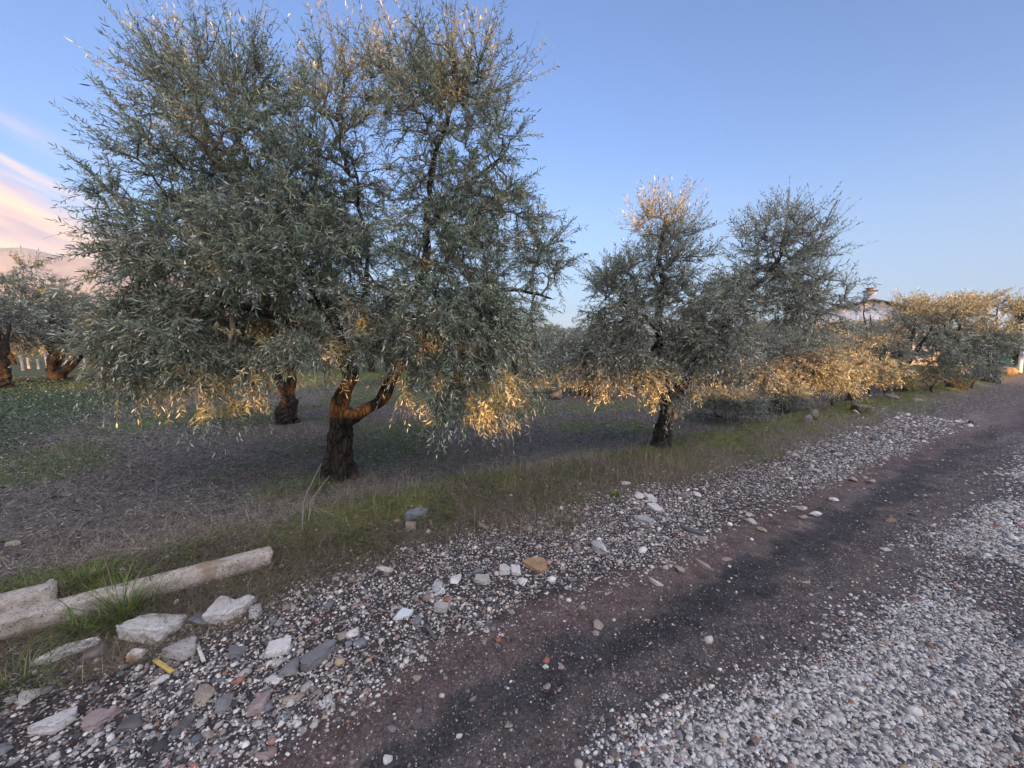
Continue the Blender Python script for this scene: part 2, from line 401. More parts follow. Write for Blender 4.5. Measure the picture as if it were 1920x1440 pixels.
def build_ground():
    n = 1000; s = np.linspace(-1, 1, n); b = 9.6; a = .55
    sx = a * np.sinh(b * s); sy = a * np.sinh(b * s) + 2.6
    X, Y = np.meshgrid(sx, sy); u = UV(X, Y); Z = H(X, Y, u)
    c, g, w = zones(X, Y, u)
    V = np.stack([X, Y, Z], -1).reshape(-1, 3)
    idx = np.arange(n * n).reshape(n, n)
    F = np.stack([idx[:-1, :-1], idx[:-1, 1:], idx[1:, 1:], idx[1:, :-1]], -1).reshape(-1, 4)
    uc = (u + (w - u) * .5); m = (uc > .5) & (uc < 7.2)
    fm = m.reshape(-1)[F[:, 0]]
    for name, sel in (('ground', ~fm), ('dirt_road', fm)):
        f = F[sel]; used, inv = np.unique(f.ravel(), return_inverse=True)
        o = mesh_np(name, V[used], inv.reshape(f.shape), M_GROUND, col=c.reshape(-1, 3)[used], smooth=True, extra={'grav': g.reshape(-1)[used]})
        tag(o, kind='structure')
build_ground()

# ------------------------------------------------------------------ branches, leaves, trees
def tube_np(P, Rr, sides=8, lump=0.0, seed=0, cap=True, flare=0.0):
    """one continuous tapering tube along a polyline, with optional lumps; returns V, F(quads)"""
    P = np.asarray(P, float); n = len(P)
    T = np.gradient(P, axis=0); T = norm(T)
    ref = np.array([0.3, 1.0, 0.1]); Nn = norm(np.cross(T, ref)); B = np.cross(T, Nn)
    a = np.linspace(0, 2 * math.pi, sides, endpoint=False)
    rr = np.asarray(Rr, float)[:, None] * np.ones(sides)[None]
    if lump:
        s = np.arange(n)[:, None] * .35
        rr = rr * (1 + lump * (1.6 * (fbm(np.cos(a)[None] * 1.6 + 10 + s * .25, np.sin(a)[None] * 1.6 + s * .5, seed, 3) - .5) + .5 * (np.abs(np.sin(a * 2.5 + seed + s * .12))[None].reshape(n, sides) - .5)))
    if flare:
        k = np.exp(-np.arange(n) / (n * .07))[:, None]
        rr = rr * (1 + flare * k * (.6 + .5 * np.sin(a * 3 + seed)[None] + .4 * np.sin(a * 5 + 2 * seed)[None]))
    V = P[:, None] + rr[..., None] * (np.cos(a)[None, :, None] * Nn[:, None] + np.sin(a)[None, :, None] * B[:, None])
    V = V.reshape(-1, 3); i = np.arange(n - 1)[:, None] * sides; j = np.arange(sides)[None]; j2 = (j + 1) % sides
    F = np.stack([i + j, i + j2, i + sides + j2, i + sides + j], -1).reshape(-1, 4)
    if cap:
        V = np.vstack([V, P[-1:]]); k = (n - 1) * sides
        F2 = np.stack([k + np.arange(sides), k + (np.arange(sides) + 1) % sides, np.full(sides, len(V) - 1)], -1)
        return V, [F, F2]
    return V, [F]
def resample(P, n):
    P = np.asarray(P, float); d = np.r_[0, np.cumsum(np.linalg.norm(np.diff(P, axis=0), axis=1))]
    t = np.linspace(0, d[-1], n)
    Q = np.stack([np.interp(t, d, P[:, k]) for k in range(3)], -1)
    for _ in range(max(1, n // 10)):
        Q[1:-1] = Q[1:-1] * .5 + (Q[:-2] + Q[2:]) * .25
    return Q
def prisms(A, B, ra, rb, sides=3):
    """many tapered segments at once"""
    T = norm(B - A); ref = np.where(np.abs(T[:, 2:3]) > .9, np.array([[1., 0, 0]]), np.array([[0, 0, 1.]]))
    Nn = norm(np.cross(T, ref)); Bn = np.cross(T, Nn)
    a = np.linspace(0, 2 * math.pi, sides, endpoint=False)
    ring = np.cos(a)[None, :, None] * Nn[:, None] + np.sin(a)[None, :, None] * Bn[:, None]
    V = np.concatenate([A[:, None] + ring * ra[:, None, None], B[:, None] + ring * rb[:, None, None]], 1)
    m = len(A); base = np.arange(m)[:, None] * 2 * sides; j = np.arange(sides)[None]; j2 = (j + 1) % sides
    F = np.stack([base + j, base + j2, base + sides + j2, base + sides + j], -1).reshape(-1, 4)
    return V.reshape(-1, 3), F
def leaf_np(P, D, Nm, Ln, W, curl, detail=True):
    """lance-shaped leaves: P base, D direction, Nm normal"""
    Sd = norm(np.cross(D, Nm)); Nm = np.cross(Sd, D); Ln = Ln[:, None]; W = W[:, None]; curl = curl[:, None]
    if detail:
        a = P + D * Ln * .28 + Nm * curl * Ln * .10; b = P + D * Ln * .68 + Nm * curl * Ln * .10
        t = P + D * Ln; f = -Nm * W * .18
        V = np.stack([P, a + Sd * W * .5 + f * 0, b + Sd * W * .42, t, b - Sd * W * .42, a - Sd * W * .5], 1)
        m = len(P); k = np.arange(m)[:, None] * 6
        F = np.concatenate([k + np.array([[0, 1, 5]]), k + np.array([[2, 3, 4]])]); Q = k + np.array([[1, 2, 4, 5]])
        return V.reshape(-1, 3), [F, Q]
    a = P + D * Ln * .45 + Nm * curl * Ln * .12
    V = np.stack([P, a + Sd * W * .5, P + D * Ln, a - Sd * W * .5], 1); m = len(P); k = np.arange(m)[:, None] * 4
    return V.reshape(-1, 3), [k + np.array([[0, 1, 2, 3]])]
def merge(parts):
    Vs, T3, T4, n = [], [], [], 0
    m3, m4 = [], []
    for V, Fs, mi in parts:
        for f in Fs:
            if f.shape[1] == 3: T3.append(f + n); m3.append(np.full(len(f), mi))
            else: T4.append(f + n); m4.append(np.full(len(f), mi))
        Vs.append(V); n += len(V)
    F, M = [], []
    if T3: F.append(np.concatenate(T3)); M += m3
    if T4: F.append(np.concatenate(T4)); M += m4
    return np.concatenate(Vs), F, np.concatenate(M)

def rand_ball(r, n):
    v = r.normal(size=(n, 3)); v = norm(v); return v * (r.random((n, 1)) ** (1 / 2.4))

def olive(label, base, trunk, limbs, lobes, seed, leafL=.062, leafW=.011, detail=True, node_d=1.0, shoots=3, M_L=None, group=None, name='olive_tree', pairs=16, bark=None, cat='olive tree', gap=.0, twigcol=None):
    """trunk: (points, radii); limbs: list of (points, r0, r1); lobes: (centre, radii, nodes, style, shoot length)
       style: up (1) .. drooping (-1)"""
    r = np.random.default_rng(seed)
    base = np.asarray(base, float); root = empty(name, base, label, cat, group)
    bark = bark or M_BARK
    parts = []
    tp = resample(trunk[0], 46); tr_ = np.interp(np.linspace(0, 1, 46), np.linspace(0, 1, len(trunk[1])), trunk[1])
    V, F = tube_np(tp, tr_, 40, .50, seed, flare=.7)
    mesh_np('trunk', V - base, F, bark, root, smooth=True)
    nodes = []; nrad = []; plen = []
    for pts, r0, r1 in limbs:
        q = resample(pts, max(8, int(np.linalg.norm(np.diff(np.asarray(pts), axis=0), axis=1).sum() / .06)))
        wig = (np.stack([fbm(np.arange(len(q)) * .22, np.full(len(q), k * 9. + seed), 3, 2) for k in range(3)], -1) - .5) * .09
        wig[:2] = 0; q = q + wig
        rr = np.linspace(r0, r1, len(q)) * (1 + .12 * np.sin(np.arange(len(q)) * .9 + seed))
        V, F = tube_np(q, rr, 14, .22, seed + 3)
        mesh_np('limb', V - base, F, bark, root, smooth=True)
        k = max(2, len(q) // 5)
        nodes.append(q[k:]); nrad.append(rr[k:]); plen.append(np.linspace(.2, 1, len(q))[k:] * .8)
    nodes = np.concatenate(nodes); plen = np.concatenate(plen); nl = len(nodes)
    cand, cst, cl, cc = [], [], [], []
    for (c, rd, cnt, style, sl) in lobes:
        n = int(cnt * node_d); p = rand_ball(r, n) * np.asarray(rd) + np.asarray(c)
        cand.append(p); cst.append(np.full(n, style)); cl.append(np.full(n, sl)); cc.append(np.broadcast_to(np.asarray(c), (n, 3)))
    cand = np.concatenate(cand); cst = np.concatenate(cst); cl = np.concatenate(cl); cc = np.concatenate(cc)
    if gap:      # clumps and holes in the crown
        g = fbm(cand[:, 0] * 1.7 + seed, cand[:, 2] * 1.7 + cand[:, 1] * .8, seed, 3)
        k = g > np.quantile(g, gap); cand, cst, cl, cc = cand[k], cst[k], cl[k], cc[k]
    keep = cand[:, 2] > base[2] + .35; cand, cst, cl, cc = cand[keep], cst[keep], cl[keep], cc[keep]
    dmin = np.array([np.min(np.sum((nodes - p) ** 2, 1)) for p in cand]); order = np.argsort(dmin)
    cand, cst, cl, cc = cand[order], cst[order], cl[order], cc[order]
    m = len(cand); P = np.concatenate([nodes, cand]); PL = np.concatenate([plen, np.zeros(m)]); par = np.full(nl + m, -1)
    for i in range(nl, nl + m):
        d = np.linalg.norm(P[:i] - P[i], axis=1); cost = d * d * 1.2 + d * .5 + PL[:i] * .22
        j = int(np.argmin(cost)); par[i] = j; PL[i] = PL[j] + d[j]
    tips = np.ones(nl + m)
    for i in range(nl + m - 1, nl - 1, -1): tips[par[i]] += tips[i]
    rad_ = .0032 + .0026 * tips ** .55
    I = np.arange(nl, nl + m); A = P[par[I]]; Bp = P[I]; ra = np.minimum(rad_[par[I]], rad_[I] * 1.35); rb = rad_[I]
    ra = np.minimum(ra, .045); rb = np.minimum(rb, .045)
    ln = np.linalg.norm(Bp - A, axis=1, keepdims=True)
    M1 = A + (Bp - A) * .36 + r.normal(size=A.shape) * ln * .06 + np.array([0, 0, .07]) * ln
    M2 = A + (Bp - A) * .70 + r.normal(size=A.shape) * ln * .06 + np.array([0, 0, .05]) * ln
    for a, b, x, y in ((A, M1, 0, .36), (M1, M2, .36, .7), (M2, Bp, .7, 1)):
        V, F = prisms(a, b, ra + (rb - ra) * x, ra + (rb - ra) * y, 5 if detail else 4)
        parts.append((V, [F], 1))
    # leafy shoots
    k = shoots; sb = np.repeat(Bp, k, 0); bd = np.repeat(norm(Bp - A), k, 0); st = np.repeat(cst, k)[:, None]; sl = np.repeat(cl, k)
    outv = norm(np.repeat(Bp - cc, k, 0) + 1e-4)
    D = bd * .45 + outv * .6 + r.normal(size=sb.shape) * .72 + np.array([0, 0, 1.0]) * np.clip(st, -.5, 1.2)
    D = norm(D); Ls = (sl * r.uniform(.55, 1.35, len(sl)))[:, None]
    droop = np.array([0, 0, -1.]) * (np.clip(.35 - st * .45, -.3, .9) * r.uniform(.4, 1.4, (len(sl), 1)))
    def Q(t): return sb + D * Ls * t + droop * Ls * t * t
    ts = [0, .35, .7, 1.0]
    for t0, t1 in zip(ts[:-1], ts[1:]):
        w0 = np.full(len(sb), .0030 * (1 - t0) + .0009) * (leafL / .062) ** .6; w1 = np.full(len(sb), .0030 * (1 - t1) + .0009) * (leafL / .062) ** .6
        V, F = prisms(Q(t0), Q(t1), w0, w1, 3); parts.append((V, [F], 1))
    LP, LD, LN = [], [], []; kp = r.uniform(.35, 1.05, len(sb))
    for i in range(pairs):
        t = .10 + .92 * (i + r.uniform(-.3, .3, (len(sb), 1))) / pairs
        c = Q(t); tg = norm(D + droop * 2 * t)
        ref = norm(np.cross(tg, norm(r.normal(size=tg.shape)) if i == 0 else ref0)); 
        if i == 0: ref0 = norm(r.normal(size=tg.shape))
        ref = norm(np.cross(tg, ref0)); other = np.cross(tg, ref)
        side = ref if i % 2 == 0 else other
        for sg in (1, -1):
            keep = r.random(len(sb)) < kp
            d = norm(tg * r.uniform(.3, 1.0, (len(sb), 1)) + side * sg * r.uniform(.45, 1.1, (len(sb), 1)) + r.normal(size=tg.shape) * .28 + np.array([0, 0, -.12]))
            nm = norm(tg * .8 - side * sg * .5 + r.normal(size=tg.shape) * .45 + np.array([0, 0, .35]))
            LP.append(c[keep]); LD.append(d[keep]); LN.append(nm[keep])
    d = norm(D + droop * 2); LP.append(Q(1.0)); LD.append(d); LN.append(norm(np.cross(d, r.normal(size=d.shape))))
    LP = np.concatenate(LP); LD = np.concatenate(LD); LN = np.concatenate(LN); nn = len(LP)
    V, F = leaf_np(LP, LD, LN, leafL * r.uniform(.6, 1.25, nn), leafW * r.uniform(.75, 1.2, nn), r.normal(0, .8, nn), detail)
    parts.append((V, F, 0))
    V, F, mi = merge(parts)
    mesh_np('crown', V - base, F, [M_L or M_LEAF, M_TWIG], root, mi=mi)
    print('TREE', label[:30], 'nodes', m, 'leaves', nn)
    return root
def lobe(px, py, Y, rx, rz, ry, cnt, style=.3, sl=.35):
    """crown lobe: centre seen at photo pixel (px,py) at depth Y metres, radii given in photo pixels (x,z) and metres (depth)"""
    return (at(px, py, Y), (rx * Y / FPX, ry, rz * Y / FPX), cnt, style, sl)

# --- the big twin-crowned tree by the verge
B1 = hit(635, 897); Y1 = B1[1]
def q(px, py, dy=0, Y=None): return at(px, py, (Y1 if Y is None else Y) + dy)
olive('largest olive tree, twin rounded crowns, standing nearest just behind the broken kerb', B1,
      ([B1 - [0, 0, .12], q(637, 860), q(640, 800), q(645, 765)], [.19, .155, .140, .125, .112, .095]),
      [([q(638, 790), q(645, 740), q(652, 690, -.05), q(625, 610, -.15), q(570, 500, -.1), q(500, 380, 0), q(450, 250, .1)], .092, .018),
       ([q(640, 800), q(690, 765, -.05), q(730, 725, -.1), q(768, 640, -.05), q(792, 520, 0), q(803, 400, .05), q(820, 290, .1), q(860, 170, .1)], .074, .016),
       ([q(650, 700, -.05), q(680, 590, .3), q(690, 450, .5), q(660, 300, .4)], .042, .010),
       ([q(640, 650, -.1), q(540, 600, -.5), q(400, 560, -.7), q(260, 560, -.6)], .05, .012),
       ([q(570, 500, -.1), q(420, 450, .1), q(280, 380, .2)], .045, .010),
       ([q(775, 620, -.05), q(850, 570, -.3), q(950, 540, -.3), q(1030, 560, 0)], .045, .010),
       ([q(800, 430, 0), q(880, 350, .2), q(950, 280, .2)], .035, .008)],
      [lobe(485, 350, Y1, 140, 140, 1.0, 150, .45, .32), lobe(365, 350, Y1, 85, 120, .8, 70, .4, .34), lobe(560, 490, Y1 - .2, 140, 130, 1.0, 250, .1, .28),
       lobe(375, 500, Y1 - .1, 125, 105, .9, 180, .0, .28), lobe(275, 440, Y1 - .1, 65, 75, .5, 44, .1, .30), lobe(290, 610, Y1 - .3, 85, 60, .6, 90, -.2, .26),
       lobe(430, 620, Y1 - .4, 150, 65, .7, 180, -.2, .26), lobe(620, 330, Y1 + .2, 90, 140, .9, 112, .4, .28), lobe(450, 185, Y1, 125, 60, .6, 70, 1.0, .40),
       lobe(620, 180, Y1 + .2, 80, 50, .5, 40, 1.1, .42), lobe(325, 150, Y1, 45, 55, .4, 20, .9, .36), lobe(215, 360, Y1, 25, 25, .2, 6, .3, .30),
       lobe(850, 300, Y1, 125, 150, .9, 130, .35, .28), lobe(850, 155, Y1, 115, 55, .5, 44, 1.1, .42), lobe(750, 150, Y1, 55, 60, .4, 24, 1.0, .36),
       lobe(850, 490, Y1, 135, 95, .9, 130, .1, .26), lobe(950, 420, Y1, 65, 95, .6, 60, .2, .26), lobe(1020, 480, Y1 + .1, 45, 50, .4, 24, .4, .28),
       lobe(860, 600, Y1 - .25, 150, 70, .7, 170, -.2, .26), lobe(970, 610, Y1 - .1, 60, 80, .5, 60, -.2, .26), lobe(860, 690, Y1 - .3, 115, 45, .5, 38, -.5, .26),
       lobe(700, 600, Y1 - .2, 90, 60, .7, 80, -.1, .24), lobe(430, 700, Y1 - .5, 110, 34, .4, 18, -.6, .26), lobe(270, 690, Y1 - .4, 70, 35, .4, 20, -.5, .26),
       lobe(580, 640, Y1 - .7, 90, 36, .4, 30, -.2, .22), lobe(560, 730, Y1 - .5, 30, 22, .2, 4, -.6, .2), lobe(880, 755, Y1 - .4, 75, 30, .35, 26, -.7, .22), lobe(980, 700, Y1 - .2, 40, 40, .3, 12, -.6, .24), lobe(420, 765, Y1 - .6, 30, 20, .2, 6, -.8, .20)],
      11, .060, .0092, True, 1.22, 5, gap=.12, pairs=14)

# --- second tree, further along the verge
B2 = hit(1240, 836); Y2 = B2[1]
def q2(px, py, dy=0): return at(px, py, Y2 + dy)
olive('slender dark-trunked olive tree standing second along the verge', B2,
      ([B2 - [0, 0, .12], q2(1243, 800), q2(1252, 765), q2(1248, 740)], [.16, .115, .095, .09, .085]),
      [([q2(1250, 745), q2(1232, 690), q2(1238, 600, .1), q2(1240, 500, .1), q2(1245, 400)], .085, .018),
       ([q2(1252, 752), q2(1290, 705, -.1), q2(1360, 620, -.1), q2(1405, 560), q2(1442, 515), q2(1480, 440, .1)], .075, .02),
       ([q2(1238, 620), q2(1170, 560, -.2), q2(1120, 500)], .04, .01),
       ([q2(1236, 680), q2(1170, 670, -.4), q2(1110, 660, -.4)], .035, .01)],
      [lobe(1235, 445, Y2, 48, 55, .5, 62, 1.1, .34), lobe(1240, 530, Y2, 85, 70, .8, 130, .6, .30), lobe(1150, 535, Y2, 38, 50, .5, 40, .8, .32),
       lobe(1180, 600, Y2, 85, 50, .8, 120, .0, .26), lobe(1310, 590, Y2, 75, 60, .8, 130, .2, .26), lobe(1465, 465, Y2 + .2, 72, 60, .7, 100, .9, .34),
       lobe(1420, 560, Y2 + .2, 90, 65, .8, 170, .1, .26), lobe(1525, 560, Y2 + .3, 42, 60, .5, 60, .5, .30), lobe(1170, 685, Y2 - .3, 110, 36, .6, 130, -.3, .24),
       lobe(1340, 655, Y2 - .2, 105, 42, .7, 120, -.3, .24), lobe(1120, 655, Y2 - .1, 40, 35, .5, 36, -.2, .24), lobe(1270, 745, Y2 - .3, 50, 22, .3, 10, -.6, .2)],
      23, .056, .0105, True, 1.15, 4, gap=.12, pairs=14, M_L=M_LEAF_FAR)

# --- third tree and the bushy row along the track
def simple_tree(label, bx, by, top, lobes, seed, r0=.13, leafL=.075, leafW=.016, fork=None, detail=False, pairs=11, name='olive_tree', M=None, group=None, nd=1.0, gap=.10, bark=None, cat='olive tree'):
    b = hit(bx, by); Y = b[1]
    f = fork or (bx, by - 45)
    fk = at(f[0], f[1], Y)
    lim = []
    rr = random.Random(seed)
    for (lx, ly) in top:
        e = at(lx, ly, Y + rr.uniform(-.3, .3)); mid = (fk * .55 + e * .45) + np.array([0, 0, -.08])
        lim.append(([fk - [0, 0, .06], mid, e], r0 * .62, .014))
    L_ = [lobe(x, y, Y + dy, rx, rz, ry, n, st, sl) for (x, y, dy, rx, rz, ry, n, st, sl) in lobes]
    return olive(label, b, ([b - [0, 0, .12], b * .6 + fk * .4 + [rr.uniform(-.04, .04), 0, 0], fk], [r0 * 1.25, r0, r0 * .8]), lim, L_, seed, leafL, leafW, detail, nd, 4, gap=gap, pairs=pairs,
                 M_L=M or M_LEAF_FAR, name=name, group=group, bark=bark or M_BARK_DARK, cat=cat)
simple_tree('low forked olive tree with a short black trunk beside the bushy row', 1460, 772,
            [(1420, 690), (1500, 680), (1470, 650), (1540, 690)],
            [(1430, 690, 0, 45, 28, .6, 90, -.2, .24), (1500, 665, 0, 55, 36, .7, 140, .0, .24), (1550, 700, -.2, 45, 36, .5, 90, -.2, .24), (1470, 640, .3, 60, 30, .6, 90, .2, .24), (1460, 712, -.4, 40, 14, .4, 26, -.4, .2)], 31, .13, .058, .013, fork=(1462, 728), detail=True)
simple_tree('bushy yellow-lit olive right after the low forked one, branches reaching low', 1598, 752,
            [(1560, 660), (1610, 640), (1650, 650)],
            [(1575, 665, 0, 40, 34, .7, 100, .3, .26), (1625, 640, .3, 38, 26, .7, 80, .5, .28), (1555, 700, -.2, 34, 24, .5, 60, .0, .24), (1645, 690, -.3, 34, 26, .6, 70, .1, .26), (1600, 690, -.5, 30, 20, .4, 40, .1, .24)], 37, .12, .066, .016, fork=(1598, 716), gap=.2)
simple_tree('dense olive in the bushy row with a black hollow at its foot', 1694, 734,
            [(1680, 620), (1720, 590), (1750, 610)],
            [(1685, 625, 0, 38, 34, .9, 110, .4, .3), (1725, 585, .2, 36, 24, .9, 90, .6, .34), (1665, 665, -.2, 26, 24, .6, 60, .1, .26), (1735, 645, -.2, 40, 30, .9, 110, .2, .28), (1700, 575, 0, 14, 14, .4, 14, .9, .34)], 41, .16, .080, .02, gap=.2)
simple_tree('tall dark olive in the middle of the bushy row beside the track', 1790, 726,
            [(1770, 610), (1800, 590)],
            [(1770, 595, 0, 38, 26, 1.1, 130, .6, .34), (1800, 640, 0, 42, 34, 1.1, 140, .3, .3), (1775, 675, -.4, 36, 20, .8, 70, .1, .28), (1815, 580, .3, 24, 20, .9, 70, .7, .34)], 43, .16, .085, .022, gap=.2)
simple_tree('last and highest-topped olive of the bushy row, catching light on its flat crown', 1858, 716,
            [(1850, 610), (1870, 580)],
            [(1850, 575, 0, 32, 20, 1.1, 150, .6, .34), (1845, 630, 0, 30, 34, 1.2, 150, .3, .3), (1872, 645, 0, 14, 26, .8, 60, .1, .28), (1845, 680, -.4, 26, 12, .8, 50, .1, .26)], 47, .17, .095, .025, gap=.15)
simple_tree('thin young sapling with sparse sprigs standing in front of the white house', 1628, 738,
            [(1618, 560), (1633, 590)],
            [(1618, 570, 0, 12, 18, .25, 9, .8, .22), (1634, 590, 0, 10, 22, .2, 6, .7, .2)], 53, .035, .07, .016, fork=(1630, 690), pairs=8, gap=0)
# undergrowth thickets at the foot of the row; dark leaves stand for the hollow's shade
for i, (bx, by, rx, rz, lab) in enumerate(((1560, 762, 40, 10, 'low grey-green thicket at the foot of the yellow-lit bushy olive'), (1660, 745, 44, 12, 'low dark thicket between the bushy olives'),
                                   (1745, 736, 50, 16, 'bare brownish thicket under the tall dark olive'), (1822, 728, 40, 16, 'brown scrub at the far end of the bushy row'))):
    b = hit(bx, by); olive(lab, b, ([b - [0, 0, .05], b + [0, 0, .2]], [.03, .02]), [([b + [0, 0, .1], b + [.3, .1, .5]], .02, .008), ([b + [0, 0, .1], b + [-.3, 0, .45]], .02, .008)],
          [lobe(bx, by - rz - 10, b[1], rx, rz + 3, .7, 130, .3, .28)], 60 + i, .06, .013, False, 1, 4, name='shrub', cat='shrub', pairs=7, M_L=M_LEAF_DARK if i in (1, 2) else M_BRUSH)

# --- trees inside the grove, behind the first row
simple_tree('olive trunk seen directly behind the big tree, to its left, crown merging with it', 542, 793,
            [(500, 640), (560, 620)], [(470, 640, 0, 90, 45, 1.3, 130, .2, .34), (600, 620, .3, 90, 45, 1.2, 110, .2, .34)], 71, .17, .08, .018)
t = simple_tree('old olive with a thick split stump and a cut side limb beside the clover', 106, 714,
            [(60, 600), (120, 590), (90, 560)],
            [(50, 560, 0, 60, 45, 2.2, 220, .3, .5), (110, 590, 0, 50, 40, 1.8, 160, .1, .5), (20, 620, 0, 40, 36, 1.6, 110, 0, .45), (60, 500, 0, 10, 12, .5, 8, .9, .5), (140, 630, 0, 30, 25, 1.3, 70, -.1, .45)], 73, .26, .13, .034, fork=(106, 665))
b = np.array(t.location); a0 = b + [.25, -.1, .25]
V, F = tube_np(resample([a0, a0 + [.5, 0, .35], a0 + [1.0, 0, .85]], 12), np.linspace(.2, .13, 12), 10, .3, 3)
mesh_np('limb', V - b, F, M_BARK_DARK, t, smooth=True)
simple_tree('olive at the photo edge whose low orange-lit stump stands beside the clover', 2, 730,
            [(0, 620), (20, 600)],
            [(-20, 600, .3, 50, 40, 1.6, 140, .2, .45), (-70, 590, 0, 60, 50, 1.8, 120, .2, .45)], 79, .25, .12, .032, fork=(0, 690))
simple_tree('grey olive between the old split stump and the big tree', 300, 712,
            [(280, 620), (330, 620)],
            [(250, 610, 0, 50, 30, 1.8, 130, .2, .4), (330, 620, 0, 60, 34, 1.8, 130, .2, .4), (200, 625, 0, 34, 28, 1.4, 80, .1, .4)], 83, .2, .12, .03)
simple_tree('shadowed olive half hidden between the big tree and the slender tree', 1096, 742,
            [(1080, 660), (1110, 650)],
            [(1080, 655, 0, 50, 34, 1.1, 130, .1, .3), (1120, 700, 0, 50, 26, .9, 110, -.1, .3), (1030, 690, .3, 45, 30, .9, 80, 0, .3)], 89, .13, .085, .02)
simple_tree('olive seen through the gap behind the slender tree, hanging low', 1332, 748,
            [(1310, 670), (1360, 660)],
            [(1330, 655, 0, 60, 36, 1.2, 150, .1, .3), (1390, 670, .2, 50, 32, 1.0, 100, 0, .3), (1330, 705, -.2, 50, 18, .9, 50, -.2, .3)], 97, .15, .085, .02)

# three grove trees as sources for the distant rows
def far_source(seed, w):
    r = random.Random(seed); b = np.zeros(3)
    lim = [([np.array([0, 0, .8]), np.array([r.uniform(-.6, .6), r.uniform(-.5, .5), 1.5]), np.array([r.uniform(-1.2, 1.2), r.uniform(-1, 1), 2.5])], .09, .02) for _ in range(4)]
    lb = [((r.uniform(-1.0, 1.0) * w, r.uniform(-.9, .9), r.uniform(1.9, 2.7)), (1.0, 1.0, .75), 75, .3, .4) for _ in range(6)]
    return olive('grey-green olive tree in the far row across the back of the grove', b, ([b - [0, 0, .15], b + [.03, 0, .4], b + [0, 0, .9]], [.24, .17, .14]), lim, lb, seed, .11, .030, False, 1.0, 4, pairs=9,
                 M_L=M_LEAF_FAR, group='olive trees in the far rows of the grove', bark=M_BARK_DARK, gap=.05)
SRC = [far_source(101, 1.0), far_source(103, 1.25), far_source(107, .9)]
def copy_tree(o, loc, rz, sc, used=set()):
    if o.name not in used:
        used.add(o.name); c = o
    else:
        c = o.copy(); COL.objects.link(c)
        for ch in o.children:
            d = ch.copy(); COL.objects.link(d); d.parent = c
    c.location = loc; c.rotation_euler = (0, 0, rz); c.scale = (sc,) * 3
    return c
rr = random.Random(5)
far_px = [(-120, 29), (-30, 31), (40, 33), (110, 30), (180, 27), (240, 31), (300, 26), (380, 24), (450, 28), (530, 23), (610, 26), (690, 22), (760, 26), (830, 22), (900, 25), (965, 21), (1030, 24), (1085, 27),
          (1150, 22), (1215, 25), (1275, 20), (1345, 23), (1410, 19), (1470, 23), (1530, 20), (1585, 24), (1640, 22), (1000, 15), (860, 14), (720, 15), (430, 15), (1190, 14), (1400, 14.5), (1520, 15)]
for i, (px, Y) in enumerate(far_px):
    X = (px - 960) / FPX * Y; Y += rr.uniform(-.6, .6); z = float(H(X, Y))
    c = copy_tree(SRC[i % 3], (X, Y, z), rr.uniform(0, 6.28), rr.uniform(.80, 1.0) * (1.0 if Y > 18 else .66))
    if Y < 17: c['label'] = 'small olive tree in the middle row deep in the grove'; c['group'] = 'olive trees in the middle row of the grove'

# ------------------------------------------------------------------ unseen wall and olive row, added and shaped to block the low sun
def boxes(name, specs, mat, parent=None):
    V, F = [], []
    for (c, s, yaw) in specs:
        c = np.asarray(c, float); ca, sa = math.cos(yaw), math.sin(yaw); k = len(V)
        for z in (-1, 1):
            for x, y in ((-1, -1), (1, -1), (1, 1), (-1, 1)):
                X, Yy = x * s[0] / 2, y * s[1] / 2; V.append(c + [X * ca - Yy * sa, X * sa + Yy * ca, z * s[2] / 2])
        F += [[k, k + 3, k + 2, k + 1], [k + 4, k + 5, k + 6, k + 7]] + [[k + i, k + (i + 1) % 4, k + 4 + (i + 1) % 4, k + 4 + i] for i in range(4)]
    return mesh_np(name, np.array(V), np.array(F), mat, parent)
r = random.Random(8); sp = []
x = -22.0
while x < 34:
    w = r.uniform(.35, .6); z = -.1; hgt = 1.30 + .10 * math.sin(x * .8) + r.uniform(-.05, .05)
    while z < hgt:
        hh = r.uniform(.16, .26); sp.append(((x + r.uniform(-.08, .08), -9 + r.uniform(-.04, .04), z + hh / 2), (w * 1.15, .5 + r.uniform(-.05, .05), hh * 1.02), r.uniform(-.03, .03))); z += hh
    x += w
o = boxes('shade_wall', sp, MS['tan']); tag(o, 'low dry stone wall added out of view to block the low sun', 'wall')  # unseen, added to keep the low sun off the ground
def shade_tree(x, y, zc, rx, rz, n, seed, lab, group):
    b = np.array([x, y, 0.]); lo = max(zc - rz, .8)
    olive(lab, b, ([b - [0, 0, .1], b + [0, 0, lo * .5], b + [0, 0, lo]], [.28, .2, .16]), [([b + [0, 0, lo], b + [rx * s * .6, 0, zc]], .1, .03) for s in (-1, 0, 1)],
          [((x + rx * k, y, zc + .08 * math.sin(seed * 2.3 + k * 5)), (rx * .62, 1.0, rz * (1 - .06 * math.sin(seed + k * 7))), n // 3, .1, .26) for k in (-.55, 0, .55)], seed, .17, .055, False, 1, 4, pairs=8, M_L=M_LEAF_FAR, group=group, bark=M_BARK_DARK)
row = [(-21.4, 4.6, 2.2, 2.9), (-18, 4.6, 2.2, 2.9), (-14.4, 4.7, 2.1, 2.8), (-10.8, 4.6, 2.2, 2.8), (-7.2, 3.9, 2.1, 2.1), (-3.8, 3.7, 2.1, 2.05), (-.4, 3.65, 2.1, 2.1), (3.0, 3.65, 2.1, 2.1), (6.3, 3.1, 2.0, 1.08), (9.6, 3.75, 1.9, 1.5), (12.8, 3.8, 1.7, 1.2), (16, 4.1, 1.4, .9), (19.6, 2.8, 1.5, 1.05), (23, 2.9, 1.7, 1.2), (26.5, 2.6, 1.6, 1.0)]  # unseen added crowns, heights set to cut the sun to a narrow band
